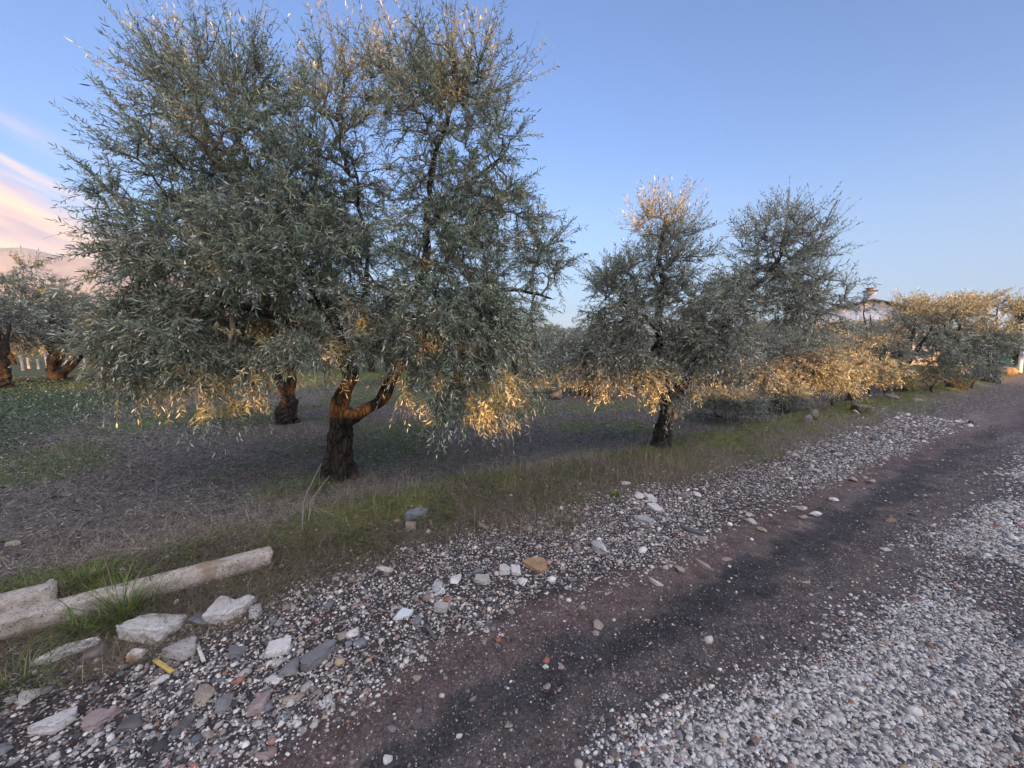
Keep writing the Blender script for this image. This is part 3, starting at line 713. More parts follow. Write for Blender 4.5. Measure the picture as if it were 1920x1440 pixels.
for i, (x, zc, rx, rz) in enumerate(row):
    shade_tree(x, -9.9 - .3 * math.sin(i * 1.7), zc, rx, rz, 540 if x < 15 else 330, 200 + i, 'dense olive tree in the row behind the stone wall across the track', 'unseen olive trees added to shade the grove')
for i, (x, y) in enumerate(((32.5, 5), (37, 6), (41.5, 7.5))):  # unseen trees added to keep the sun off the house
    shade_tree(x, y, 5.0, 3.0, 3.6, 900, 230 + i, 'tall dense olive tree south of the white house, outside the track bend', 'tall unseen olive trees added to shade the house')

# ------------------------------------------------------------------ mountains, house, things far along the track
def build_mountains():
    pr = [(-2600, 560), (-1500, 500), (-700, 470), (-200, 464), (0, 469), (60, 467), (120, 480), (200, 492), (300, 512), (420, 545), (560, 585), (700, 615), (860, 640), (1000, 648)]
    D = 5200.; xs = np.linspace(-2600, 1000, 220); ys = np.interp(xs, [p[0] for p in pr], [p[1] for p in pr]) + (fbm(xs / 60, xs * 0, 3) - .5) * 10
    V = []; rows = 16
    for k in range(rows):
        t = k / (rows - 1); prof = math.sin(t * math.pi) ** 1.2 if 0 < k < rows - 1 else 0
        for x_, y_ in zip(xs, ys):
            p = at(x_, y_, D); Yd = D + (t - .5) * 3800; n_ = .72 + .5 * float(fbm(np.array(x_ / 90.), np.array(t * 5.), 9)) if k != rows // 2 else 1
            hgt = max(p[2], 1) * prof * (n_ if abs(t - .5) > .05 else 1); V.append((p[0] * (1 + (t - .5) * .2), Yd, hgt - 2))
    n = len(xs); i = np.arange(rows * n).reshape(rows, n)
    F = np.stack([i[:-1, :-1], i[:-1, 1:], i[1:, 1:], i[1:, :-1]], -1).reshape(-1, 4)
    o = mesh_np('mountains', np.array(V), F, mat_plain('far_hillside', (.26, .24, .22), (.36, .33, .30), .004, .9, 0, 0), smooth=True)
    tag(o, kind='structure')
build_mountains()

M_WALLW = mat_plain('white_render', (.62, .62, .66), (.70, .70, .74), 3, .85, .15, .01)
M_ROOF = mat_plain('brown_roof_edge', (.07, .055, .05), (.12, .10, .09), 6)
M_GLASS = mat_plain('dark_window_glass', (.03, .035, .045), (.05, .055, .07), 2, .15, 0, 0)
def build_house():
    c = at(1633, 566, 32.0); apex = c[2]; c[2] = 0
    root = empty('house', (c[0], c[1], float(H(c[0], c[1]))), 'white rendered house with a low-pitched brown roof behind the bushy olives', 'house')
    root.rotation_euler = (0, 0, math.atan2(-.35, .93)); hw, dp, drop = 4.6, 9.0, 1.28; hz_ = apex
    V = np.array([(-hw, 0, 0), (hw, 0, 0), (hw, 0, hz_ - drop), (0, 0, hz_ - .06), (-hw, 0, hz_ - drop)] + [(-hw, dp, 0), (hw, dp, 0), (hw, dp, hz_ - drop), (0, dp, hz_ - .06), (-hw, dp, hz_ - drop)])
    F5 = np.array([[0, 1, 2, 3, 4], [9, 8, 7, 6, 5]]); F4 = np.array([[1, 6, 7, 2], [5, 0, 4, 9], [5, 6, 1, 0], [2, 7, 8, 3], [3, 8, 9, 4]])
    mesh_np('wall', V, [F4, F5], M_WALLW, root)
    ov = .45; s = drop / hw; V = []
    for x in (-hw - ov, 0, hw + ov):
        z = hz_ - abs(x) * s
        for yy in (-ov, dp + ov):
            V += [(x, yy, z + .02), (x, yy, z + .13)]
    F = []
    for a in (0, 4): F += [[a, a + 4, a + 6, a + 2], [a + 1, a + 3, a + 7, a + 5], [a, a + 1, a + 5, a + 4], [a + 2, a + 6, a + 7, a + 3]]
    F += [[0, 2, 3, 1], [8, 9, 11, 10]]
    rf = mesh_np('roof', np.array(V), np.array(F), M_ROOF, root)
    ch = boxes('chimney', [((.75, 2.2, hz_ + .35), (.62, .62, 1.2), 0)], M_WALLW, rf)
    boxes('cap', [((.75, 2.2, hz_ + 1.00), (.80, .80, .10), 0), ((.75, 2.2, hz_ + 1.14), (.34, .34, .18), 0), ((.75, 2.2, hz_ + 1.26), (.52, .52, .06), 0)], M_ROOF, rf)
    for x in (-2.4, 2.2):
        w = boxes('window', [((x, -.02, 3.35), (1.0, .10, .06), 0), ((x, -.02, 2.25), (1.1, .14, .08), 0), ((x - .48, -.02, 2.8), (.06, .10, 1.04), 0), ((x + .48, -.02, 2.8), (.06, .10, 1.04), 0), ((x, -.02, 2.8), (.05, .08, 1.04), 0)], M_ROOF, root)
        boxes('pane', [((x, -.01, 2.8), (.90, .04, 1.04), 0)], M_GLASS, w)
build_house()

# vineyard posts beyond the clover
r = random.Random(4)
post = None
for px, y0, y1 in ((15.5, 668, 690), (44, 662, 693), (55.5, 667, 689), (73, 670, 690), (89.5, 657, 688), (125, 660, 691), (134, 663, 684), (160, 668, 685), (176, 666, 685)):
    b = hit(px, y1 + 2); b[2] -= .05
    if post is None:
        P = resample([(0, 0, 0), (.01, 0, .7), (0, .01, 1.5)], 12); V, F = tube_np(P, np.linspace(.085, .07, 12), 9, .10, 2)
        post = mesh_np('vineyard_post', V, F, mat_plain('weathered_grey_wood', (.26, .24, .22), (.44, .41, .38), 9), smooth=True); o = post
        tag(post, 'pale weathered vineyard post standing beyond the clover at the back', 'post', 'vineyard posts beyond the clover')
    else: o = post.copy(); COL.objects.link(o)
    hgt = (y1 - y0) / FPX * b[1]; o.location = b; o.scale = (1, 1, hgt / 1.5); o.rotation_euler = (r.uniform(-.04, .04), r.uniform(-.05, .05), r.uniform(0, 6))

# far end of the track: tank, rock heap, drum, pole, cypress
def lathe(prof, n=24):
    a = np.linspace(0, 2 * math.pi, n, endpoint=False); V = np.array([[(rr * math.cos(t), rr * math.sin(t), z) for t in a] for rr, z in prof]).reshape(-1, 3)
    k = len(prof); i = np.arange(k - 1)[:, None] * n; j = np.arange(n)[None]; j2 = (j + 1) % n
    F = np.stack([i + j, i + j2, i + n + j2, i + n + j], -1).reshape(-1, 4)
    return V, [F, np.array([list(range(n))[::-1], list(range((k - 1) * n, k * n))])]
b = np.array([36.0, 28.0, 0.]); b[2] = float(H(b[0], b[1]))
tk = empty('water_tank', b, 'teal green plastic water tank at the far end of the track', 'tank')
V, F = lathe([(.02, 0), (.62, 0), (.68, .06), (.68, .35), (.70, .38), (.68, .41), (.68, .75), (.70, .78), (.68, .81), (.66, 1.05), (.45, 1.22), (.22, 1.28), (.02, 1.28)])
mesh_np('body', V, F[:1], mat_plain('teal_plastic', (.02, .14, .13), (.03, .19, .17), 3, .4, .05, .01), tk, smooth=True)
V, F = lathe([(.02, 1.27), (.22, 1.27), (.23, 1.36), (.02, 1.40)]); mesh_np('lid', V, F[:1], MS['dark'], tk, smooth=True)
b2 = np.array([30.2, 23., 0.02]); dr = empty('bucket', b2, 'small white bucket on the ground at the far end of the track', 'bucket')
V, F = lathe([(.02, 0), (.14, 0), (.18, .36), (.19, .37), (.165, .36), (.13, .03), (.02, .03)]); mesh_np('body', V, F[:1], M_WALLW, dr, smooth=True)
P = np.array([(.18 * math.cos(t), 0, .34 + .2 * math.sin(t)) for t in np.linspace(0, math.pi, 14)]); V, F = tube_np(P, np.full(14, .006), 6); mesh_np('handle', V, F, MS['dark'], dr)
bp = np.array([29.0, 22., 0.]); pl = empty('utility_pole', (bp[0], bp[1], 0), 'pale slim utility pole at the far end of the track', 'pole')
V, F = tube_np([(0, 0, -.2), (0, 0, 1.5), (0, 0, 3.0)], [.10, .09, .08], 12); mesh_np('pole', V, F, M_WALLW, pl, smooth=True)
boxes('crossarm', [((0, 0, 2.85), (1.0, .09, .09), .6)], M_ROOF, pl)
cy = np.array([31.4, 24., 0.]); cy[2] = 0
olive('narrow dark cypress rising behind the far end of the bushy row', cy, ([cy - [0, 0, .1], cy + [0, 0, .5], cy + [0, 0, 1.2]], [.16, .13, .11]), [([cy + [0, 0, 1.1], cy + [0, 0, 2.6], cy + [0, 0, 4.2]], .10, .02)],
      [((cy[0], cy[1], 1.6), (.55, .55, 1.0), 120, 1.1, .3), ((cy[0], cy[1], 2.9), (.45, .45, 1.0), 120, 1.2, .3), ((cy[0], cy[1], 3.9), (.25, .25, .6), 40, 1.2, .3)], 301, .10, .03, False, 1, 4, name='cypress_tree', cat='cypress', pairs=7, M_L=M_LEAF_DARK, bark=M_BARK_DARK)

# ------------------------------------------------------------------ kerb stones
def kerb(name, label, A, B, w, h, seed, sink=.05, mat=None, tilt=0.0, broken=True):
    """rounded concrete kerb bar from A to B with a rough broken end at B"""
    A = np.asarray(A, float); B = np.asarray(B, float); Ln = np.linalg.norm(B - A); T = (B - A) / Ln
    S_ = np.array([T[1], -T[0], 0]); S_ /= np.linalg.norm(S_); U = np.cross(S_, T)
    prof = []
    for (cx, cz, a0) in ((w / 2, h, 0), (-w / 2, h, 90)):
        rr = min(.028, w * .25)
        for a in np.linspace(a0, a0 + 90, 6): prof.append((cx - math.copysign(rr, cx) + rr * math.cos(rad(a)), cz - rr + rr * math.sin(rad(a))))
    prof = [(w / 2 * 1.08, 0), (w / 2 * 1.03, h * .4)] + prof + [(-w / 2 * 1.03, h * .4), (-w / 2 * 1.08, 0)]
    prof = np.array(prof); n = max(24, int(Ln / .02)); m = len(prof); V = []
    for i in range(n):
        t = i / (n - 1); q_ = A + (B - A) * t
        for k, (s_, z_) in enumerate(prof):
            j = .013 * (float(vn(t * Ln * 9, k * .7, seed)) - .5) + .007 * (float(vn(t * Ln * 40, k * 1.9, seed + 5)) - .5)
            ext = 0
            if broken and i >= n - 2: ext = .05 * (float(vn(s_ * 40, z_ * 40, seed + 3)) - .5) * (1 if i == n - 1 else .6)
            V.append(q_ + S_ * (s_ + j) + U * (z_ + j) + T * ext)
    V = np.array(V); i = np.arange(n - 1)[:, None] * m; j = np.arange(m)[None]; j2 = (j + 1) % m
    F = [np.stack([i + j, i + j2, i + m + j2, i + m + j], -1).reshape(-1, 4)]
    ce = []
    for e, rev in ((0, False), (n - 1, True)):
        cpt = V[e * m:(e + 1) * m].mean(0) + (T * .02 if rev else 0); V = np.vstack([V, cpt]); c_ = len(V) - 1
        for k in range(m): ce.append([e * m + k, c_, e * m + (k + 1) % m] if not rev else [e * m + k, e * m + (k + 1) % m, c_])
    F.append(np.array(ce)); org = A.copy(); V[:, 2] -= sink
    o = mesh_np(name, V - org, F, mat or M_CONC, smooth=False); o.location = org
    return tag(o, label, 'kerb')
k0 = hit(-230, 1268); k1 = hit(0, 1185); k2 = hit(506, 1048)
dirv = (k2 - k1) / np.linalg.norm(k2 - k1)
kerb('kerb_stone', 'long mossy concrete kerb bar lying along the edge of the grove', k1 - dirv * 1.5 + [0, 0, .01], k2 + [0, 0, .0], .11, .125, 3, sink=.045)
u1 = hit(78, 1158); kerb('broken_kerb', 'short broken-off kerb piece lying behind and against the long kerb bar', u1 - np.array([.80, .60, 0]) * 1.2 + [-.03, .10, .035], u1 + [-.035, .09, .035], .14, .15, 9, sink=.05)

# ------------------------------------------------------------------ stones
_ico = {}
def ico(sub):
    if sub not in _ico:
        bm = bmesh.new(); bmesh.ops.create_icosphere(bm, subdivisions=sub, radius=1); bm.verts.ensure_lookup_table()
        _ico[sub] = (np.array([v.co[:] for v in bm.verts]), np.array([[v.index for v in f.verts] for f in bm.faces])); bm.free()
    return _ico[sub]

def rock(px, py, w, h, mat, label, name='stone', cat='stone', cuts=12, thick=.55, ang=0, elong=None, lift=.0, poly=None, rise=0.0):
    """stone seen centred at pixel (px,py), w by h photo pixels; its real size follows from where it lies"""
    c = hit(px, py); rw = np.linalg.norm(hit(px + w / 2, py) - hit(px - w / 2, py)) / 2; rh = np.linalg.norm(hit(px, py + h / 2) - hit(px, py - h / 2)) / 2
    sl = abs(ray(px, py)[2]) / np.linalg.norm(ray(px, py)); 
    tz = min(rw, rh) * thick * (.62 if poly is not None else 1); rh = min(max(rh - tz * .6 / max(sl, .25) * .5, rw * .35), rw * (1.5 if h > w * .8 else .9))
    sd = int(px * 7 + py * 13) % 99991; r = np.random.default_rng(sd)
    V, F = ico(4); V = V.copy()
    if poly is not None:         # slab with a given outline (unit square), rounded edges
        pl_ = np.array(poly, float); a = np.arctan2(V[:, 1], V[:, 0]); rad_p = np.full(len(V), 1e9)
        for (x0, y0), (x1, y1) in zip(pl_, np.roll(pl_, -1, 0)):
            dx, dy = x1 - x0, y1 - y0; ca, sa = np.cos(a), np.sin(a); den = ca * dy - sa * dx
            t = (x0 * dy - y0 * dx) / np.where(np.abs(den) < 1e-9, 1e-9, den); s_ = np.where(np.abs(dx) > np.abs(dy), (ca * t - x0) / (dx if abs(dx) > 1e-9 else 1e-9), (sa * t - y0) / (dy if abs(dy) > 1e-9 else 1e-9))
            ok = (t > 0) & (s_ >= -1e-6) & (s_ <= 1 + 1e-6); rad_p = np.where(ok & (t < rad_p), t, rad_p)
        rho = np.hypot(V[:, 0], V[:, 1]); k = np.clip(rho * 1.6, 0, 1) * np.where(rad_p > 1e8, 1, rad_p) / np.maximum(rho, 1e-6)
        V[:, 0] *= k; V[:, 1] *= k; V[:, 2] = np.sign(V[:, 2]) * np.minimum(np.abs(V[:, 2]) * 2.2, 1)
    else:
        rr = np.full(len(V), 1.0)
        N_ = norm(r.normal(size=(cuts, 3))); d_ = r.uniform(.42, .74, cuts)
        for nn_, dd in zip(N_, d_):
            k = V @ nn_; rr = np.minimum(rr, np.where(k > .05, dd / np.maximum(k, .05), 9))
        V *= rr[:, None]; V /= np.abs(V).max(0)
    nzv = np.stack([fbm(V[:, 0] * 4 + sd, V[:, 1] * 4 + V[:, 2] * 3, k, 3) for k in range(3)], -1) - .5; V += nzv * .17
    if ang: ca, sa = math.cos(rad(ang)), math.sin(rad(ang)); V[:, :2] = V[:, :2] @ np.array([[ca, sa], [-sa, ca]])
    # frame: x across the view, y away
    fx = norm(hit(px + 5, py) - hit(px - 5, py)); V = V * [rw, rh, tz]
    R3 = np.array([fx, np.cross([0, 0, 1.], fx), [0, 0, 1.]]); tl = r.normal(0, .10, 2)
    V[:, 2] += V[:, 0] * tl[0] + V[:, 1] * tl[1]
    V = V @ R3; z = tz * (.25 if poly is None else .38) + lift
    o = mesh_np(name, V, F, MS[mat] if isinstance(mat, str) else mat); o.location = c + [0, 0, z]
    return tag(o, label, cat)
M_TILE = mat_plain('glazed_white_tile', (.60, .68, .68), (.70, .76, .76), 4, .25, .05, .002)
M_WOODY = mat_plain('yellow_wood', (.42, .30, .08), (.56, .42, .14), 30)
SQ = [(-1, -.8), (.9, -1), (1, .85), (-.85, 1)]
stones = [
 (432, 1146, 72, 56, 'white', 'large white marble slab with a notch broken out of its upper edge', dict(poly=[(-.9, -1), (.1, -.9), (.75, -.2), (1, .8), (.45, 1), (.05, .45), (-.55, .75), (-1, .9)], thick=.45)),
 (290, 1180, 96, 58, 'white', 'largest pale granite slab lying against the green grass clump', dict(poly=[(-1, -.9), (.65, -1), (1, .2), (.9, 1), (-.2, .75), (-.65, .55)], thick=.5)),
 (343, 1219, 58, 46, 'pale', 'triangular white stone below the large granite slab', dict(poly=[(-1, -.6), (.6, -1), (1, -.3), (.4, .8), (.1, 1)], thick=.55)),
 (130, 1225, 90, 44, 'white', 'long weathered white shard half buried in grass below the kerb', dict(poly=[(-1, -1), (-.2, -.6), (1, .7), (.7, 1), (-.3, .5)], thick=.35)),
 (182, 1229, 52, 40, 'brown', 'dull brown boulder beside the weathered white shard', {}),
 (253, 1228, 44, 34, 'stained', 'white stone with rusty stains under the granite slab', {}),
 (378, 1161, 42, 34, 'blue', 'blue-grey slab leaning beside the notched marble slab', dict(thick=.35)),
 (480, 1150, 30, 36, 'speckled', 'rough white lump right of the notched marble slab', {}),
 (57, 1308, 46, 34, 'pale', 'pale grey rounded stone at the edge of the verge grass', {}),
 (84, 1296, 30, 22, 'grey', 'small grey stone touching the pale rounded stone', {}),
 (108, 1354, 60, 42, 'white', 'clean white pointed stone lying in the gravel', dict(poly=[(-1, -.9), (.7, -1), (1, .1), (.4, 1), (.05, .9)], thick=.5)),
 (183, 1353, 48, 38, 'pink', 'pinkish stone with a notched top in the gravel', dict(poly=[(-1, -.1), (-.2, -1), (.6, -.7), (1, 1), (.2, .7), (-.7, .9)], thick=.5)),
 (248, 1357, 42, 38, 'dark', 'dark oval slate stone near the pinkish stone', dict(thick=.35)),
 (346, 1361, 30, 44, 'dark', 'upright dark slate flake in the gravel', dict(poly=[(-.8, -1), (.2, -.8), (.9, .2), (.4, 1), (-.5, .8), (-1, -.2)], thick=.35)),
 (383, 1310, 46, 42, 'tan', 'knobbly tan and grey stone in the gravel', {}),
 (417, 1322, 38, 42, 'grey', 'angular grey stone right of the knobbly tan one', {}),
 (489, 1323, 48, 46, 'pink', 'broad brownish-pink stone in the near gravel', dict(thick=.5)),
 (523, 1219, 42, 36, 'white', 'clean white block among small pebbles', dict(poly=[(-1, .2), (-.7, -1), (.95, -.5), (1, .2), (.5, 1)], thick=.6)),
 (443, 1222, 40, 30, 'grey', 'flat grey triangular stone between two white stones', dict(poly=[(-1, .6), (.0, -1), (1, -.1), (.6, .8)], thick=.35)),
 (547, 1257, 34, 42, 'grey', 'smooth grey cobble left of the long grey cobble', {}),
 (596, 1232, 46, 66, 'grey', 'long grey cobble lying slantwise in the gravel', dict(poly=[(-1, -.3), (-.6, -.95), (.1, -1), (.6, -.4), (1, .6), (.7, 1), (.2, .9)], thick=.6)),
 (513, 1275, 30, 24, 'white', 'small lumpy white stone below the clean white block', {}),
 (520, 1243, 30, 20, 'pale', 'pale flat chip just under the clean white block', dict(thick=.4)),
 (494, 1422, 36, 26, 'pink', 'pinkish-tan chip at the bottom edge of the gravel', {}),
 (10, 1405, 32, 24, 'blue', 'blue-grey stone cut by the photo edge at bottom', {}),
 (302, 1277, 20, 22, 'white', 'small white pebble below the yellow wood scrap', {}),
 (390, 1378, 28, 22, 'tan', 'small triangular tan chip beside the dark slate flake', {}),
 (548, 1310, 44, 26, 'tan', 'cream flat stone below the smooth grey cobble', dict(thick=.4)),
 (484, 1362, 24, 18, 'pale', 'pale chip just below the broad brownish-pink stone', {}),
 (779, 965, 54, 24, 'blue', 'long flat blue-grey rock lying on the mossy verge crest', dict(poly=[(-1, -.7), (.3, -.9), (1, .1), (.8, 1), (-.4, .6)], thick=.6, ang=12)),
 (770, 987, 20, 18, 'tan', 'small tan cube of stone below the flat verge rock', dict(poly=SQ, thick=.8)),
 (744, 975, 15, 12, 'rust', 'tiny ochre stone left of the flat verge rock', {}),
 (824, 1101, 30, 36, 'speckled', 'mottled white stone in the middle of the rubble strip', {}),
 (852, 1090, 26, 30, 'white', 'angular white stone with a bitten edge beside the mottled one', {}),
 (905, 1088, 32, 22, 'pale', 'flat greyish-green stone in the rubble strip', dict(poly=[(-1, -.4), (.2, -1), (1, -.5), (.6, .9), (-.7, 1)], thick=.35)),
 (895, 1073, 20, 12, 'blue', 'small blue-grey stone touching the greyish-green one', {}),
 (946, 1069, 24, 32, 'white', 'upright white stone left of the orange-brown slab', dict(poly=[(-.8, -.9), (.7, -1), (1, -.2), (.1, 1), (-.7, .9)], thick=.6)),
 (967, 1071, 18, 20, 'white', 'small square white stone touching the orange-brown slab', dict(poly=SQ, thick=.7)),
 (1002, 1064, 48, 38, 'rust', 'flat orange-brown slab, largest stone of the middle rubble', dict(poly=[(-1, .5), (.4, -1), (1, -.4), (.8, .95), (-.3, 1)], thick=.3)),
 (980, 1093, 24, 18, 'white', 'white chip below the orange-brown slab', dict(thick=.5)),
 (1119, 1029, 32, 36, 'speckled', 'rounded mottled blue-white rock standing above the rubble', dict(thick=.9)),
 (991, 990, 20, 30, 'pink', 'pale elongated stone on the bare verge above the slab', {}),
 (907, 990, 24, 20, 'brown', 'dull brown stone sunk in the verge grass', {}),
 (721, 1069, 34, 18, 'pale', 'pale oblong stone lying on matted dead grass', {}),
 (828, 1142, 26, 20, 'pale', 'squared pale block among crushed rubble', dict(poly=SQ, thick=.8)),
 (785, 1164, 20, 26, 'grey', 'grey wedge next to the white tile scrap', {}),
 (616, 1136, 16, 13, 'blue', 'small square blue-grey stone near the verge foot', dict(poly=SQ)),
 (687, 1110, 15, 13, 'blue', 'small blue-grey pebble on the verge foot', {}),
 (663, 1187, 25, 28, 'white', 'cream-white blocky stone above the long grey cobble', {}),
 (643, 1193, 20, 18, 'tan', 'tan pebble touching the cream-white blocky stone', {}),
 (676, 1205, 24, 24, 'blue', 'blue-grey stone right of the cream-white blocky one', {}),
 (654, 1207, 15, 14, 'blue', 'round blue pebble between two larger stones', {}),
 (935, 1200, 14, 16, 'red', 'bright red brick fragment in the crushed rubble', {}),
 (837, 1124, 16, 11, 'red', 'orange-red brick scrap above the squared pale block', {}),
 (1025, 1237, 14, 16, 'red', 'red pebble at the edge of the dark track', {}),
 (1051, 1252, 15, 14, 'pink', 'pinkish pebble beside the red pebble on the track edge', {}),
 (1022, 1251, 14, 12, 'white', 'white pebble just below the red pebble', {}),
 (1027, 1288, 18, 15, 'tan', 'lone tan pebble on the dark track', {}),
 (727, 1424, 18, 25, 'white', 'white stone alone on the brown track at the bottom', {}),
 (734, 1367, 20, 18, 'grey', 'grey pebble on the brown track', {}),
 (952, 1361, 20, 16, 'tan', 'yellowish stone chip on the black track', {}),
 (860, 1380, 14, 12, 'white', 'white pebble near the yellowish chip on the black track', {}),
 (783, 1273, 20, 18, 'tan', 'tan crushed stone in the pebble bed', {}),
 (681, 1311, 18, 14, 'tan', 'cream chip in the lower pebble bed', {}),
 (576, 1290, 22, 26, 'pale', 'pale stone below the long grey cobble', {}),
 (614, 1318, 30, 24, 'speckled', 'mottled stone in the lower pebble bed', {}),
 (1198, 929, 19, 18, 'white', 'white stone, first of the trio on the right verge slope', {}),
 (1219, 935, 17, 18, 'white', 'white stone, middle of the trio on the verge slope', dict(poly=SQ, thick=.7)),
 (1229, 954, 22, 20, 'white', 'white slab, lowest of the trio on the verge slope', dict(poly=[(-1, .9), (-.6, -.7), (1, -1), (.5, .8)], thick=.5)),
 (1208, 978, 30, 28, 'speckled', 'speckled grey-white slab under the trio of white stones', dict(poly=[(-.7, 1), (-1, .3), (.1, -1), (1, -.4), (.2, .9)], thick=.5)),
 (1174, 987, 13, 18, 'pale', 'small pale oval stone left of the speckled slab', {}),
 (1191, 985, 11, 12, 'tan', 'small tan stone between the pale oval and the speckled slab', {}),
 (1298, 997, 34, 20, 'dark', 'dark grey flat slab in the pink gravel', dict(poly=[(-1, 1), (-.7, -.1), (.6, -1), (1, -.5), (0, .4)], thick=.35)),
 (1321, 1013, 24, 12, 'tan', 'flat tan flake touching the dark slab', dict(thick=.4)),
 (1319, 1060, 22, 22, 'tan', 'tan angular slab on the edge of the dark track', dict(poly=[(-1, .9), (-.3, -.5), (.5, -1), (1, .2)], thick=.4)),
 (1231, 1094, 24, 16, 'white', 'white wedge at the edge of the dark track', dict(poly=[(-1, 1), (-.2, -.6), (1, -.9)], thick=.5)),
 (1275, 1070, 22, 18, 'tan', 'tan stone between the white wedge and the angular slab', {}),
 (1286, 930, 18, 14, 'blue', 'blue-grey stone on the right verge slope', {}),
 (1308, 928, 14, 14, 'white', 'white stone above a grey one on the right verge slope', {}),
 (1316, 942, 14, 12, 'grey', 'grey stone just below a white one on the right verge slope', {}),
 (1174, 908, 16, 8, 'white', 'thin white stone lying on the moss of the verge', {}),
 (1093, 1141, 18, 14, 'tan', 'tan stone on the edge between rubble and dark track', {}),
 (1123, 1174, 22, 20, 'tan', 'larger tan stone at the dark track edge', {}),
 (1117, 1187, 15, 15, 'pink', 'pinkish stone just below the larger tan stone at the track edge', {}),
 (1362, 1049, 24, 8, 'tan', 'long flat flake beside the dark track', {}),
 (1529, 966, 26, 10, 'white', 'brightest flat stone of the row along the dark track', {}),
 (1507, 972, 18, 8, 'tan', 'flat tan stone left of the brightest flat stone', {}),
 (1505, 955, 18, 9, 'pale', 'pale flat stone above the flat tan one by the track', {}),
 (1431, 995, 22, 11, 'tan', 'tan flat stone standing on edge at the rim of the track', {}),
 (1407, 979, 20, 14, 'pale', 'pale blocky stone above the rim of the track', {}),
 (1404, 965, 14, 10, 'pale', 'small pale stone above the blocky one near the rim', {}),
 (1631, 904, 18, 9, 'pink', 'pinkish flat stone far along the rim of the track', {}),
 (1598, 901, 16, 9, 'tan', 'tan stone left of the pinkish flat one far along the rim', {}),
 (1564, 938, 16, 7, 'white', 'white flake far along the rim of the track', {}),
 (1667, 977, 26, 7, 'rust', 'flat orange-brown stone lying in the middle of the track', {}),
 (1513, 1092, 22, 6, 'pink', 'flat pinkish flake pressed into the brown track', {}),
 (1661, 1032, 24, 7, 'pale', 'flat pale flake at the edge of the white gravel', {}),
 (1610, 768, 26, 14, 'mossy', 'green mossy rock on the verge below the bushy olives', dict(thick=.9)),
 (1528, 786, 20, 10, 'mossy', 'dark mossy rock on the verge, right one of a pair', dict(thick=.9)),
 (1512, 792, 18, 8, 'brown', 'dark brown rock on the verge, left one of a pair', dict(thick=.9)),
 (1718, 752, 12, 6, 'pale', 'pale rock on the grass below the dark bushy olives', {}),
 (1606, 776, 14, 5, 'pale', 'flat pale stone at the foot of the green mossy rock', {}),
 (1670, 748, 14, 8, 'brown', 'brown rock at the foot of the dense olive with the hollow', {}),
 (1046, 748, 34, 14, 'dark', 'dark low boulder under the trees behind the big olive', dict(thick=.8)),
 (30, 1021, 25, 12, 'tan', 'lone tan stone lying on the leaf litter of the grove', {}),
 (66, 1120, 18, 8, 'pink', 'pinkish flat chip behind the broken kerb piece', {}),
 (1884, 701, 30, 12, 'rust', 'pale orange rock heap in front of the teal tank', dict(thick=.8)),
 (618, 892, 12, 10, 'pink', 'pinkish stone against the foot of the big olive trunk', {}),
 (605, 878, 12, 12, 'tan', 'tan stone wedged at the left foot of the big olive trunk', {}),
]
for (px, py, w, h, m, lab, kw) in stones: rock(px, py, w, h, m, lab, **kw)
rock(757, 1152, 34, 26, M_TILE, 'pale glazed tile scrap lying in the rubble', name='tile_fragment', cat='tile fragment', poly=[(-1, -1), (.6, -.85), (1, .5), (-.3, 1)], thick=.25)
rock(570, 1180, 1, 1, 'tan', 'tiny chip', {}) if False else None
# scraps: yellow wood, white stick, slate strip, broken ceramic ring
def bar(px0, py0, px1, py1, w, h, mat, name, label, cat):
    a = hit(px0, py0); b = hit(px1, py1); Ln = np.linalg.norm(b - a); T = (b - a) / Ln; S_ = norm(np.cross(T, [0, 0, 1.])); U = np.cross(S_, T)
    r = np.random.default_rng(int(px0)); V = []; n = 7
    for i in range(n):
        t = i / (n - 1); k = 1 + r.normal(0, .05)
        for s, z in ((-1, 0), (1, 0), (1, .8), (.8, 1), (-.8, 1), (-1, .8)): V.append(T * Ln * t + S_ * s * w / 2 * k + U * z * h * k + T * (r.normal(0, .003) if i in (0, n - 1) else 0))
    i = np.arange(n - 1)[:, None] * 6; j = np.arange(6)[None]; j2 = (j + 1) % 6
    F4 = np.stack([i + j, i + j2, i + 6 + j2, i + 6 + j], -1).reshape(-1, 4); F6 = np.array([[0, 5, 4, 3, 2, 1], [36 + k for k in range(6)]])
    o = mesh_np(name, np.array(V), [F4, F6], mat); o.location = a + [0, 0, .012]; tag(o, label, cat)
bar(290, 1242, 324, 1266, .022, .010, M_WOODY, 'wood_scrap', 'short flat piece of yellow wood lying on pebbles', 'wood scrap')
bar(370, 1214, 383, 1246, .016, .008, MS['white'], 'white_chip', 'thin white splinter right of the triangular white stone', 'splinter')
bar(798, 1176, 817, 1203, .022, .010, MS['dark'], 'slate_strip', 'narrow dark slate strip in the crushed rubble', 'slate strip')
bar(873, 1133, 862, 1148, .010, .006, MS['white'], 'white_splinter', 'short white splinter above the broken ceramic ring', 'splinter')
c = hit(860, 1165); P = np.array([(.032 * math.cos(t), .028 * math.sin(t), .014) for t in np.linspace(.3, 3.6, 16)]); V, F = tube_np(P, np.linspace(.007, .006, 16), 8)
o = mesh_np('ceramic_ring', V, F, MS['tan'], smooth=True); o.location = c; tag(o, 'cream broken half ring of ceramic in the rubble', 'ceramic piece')

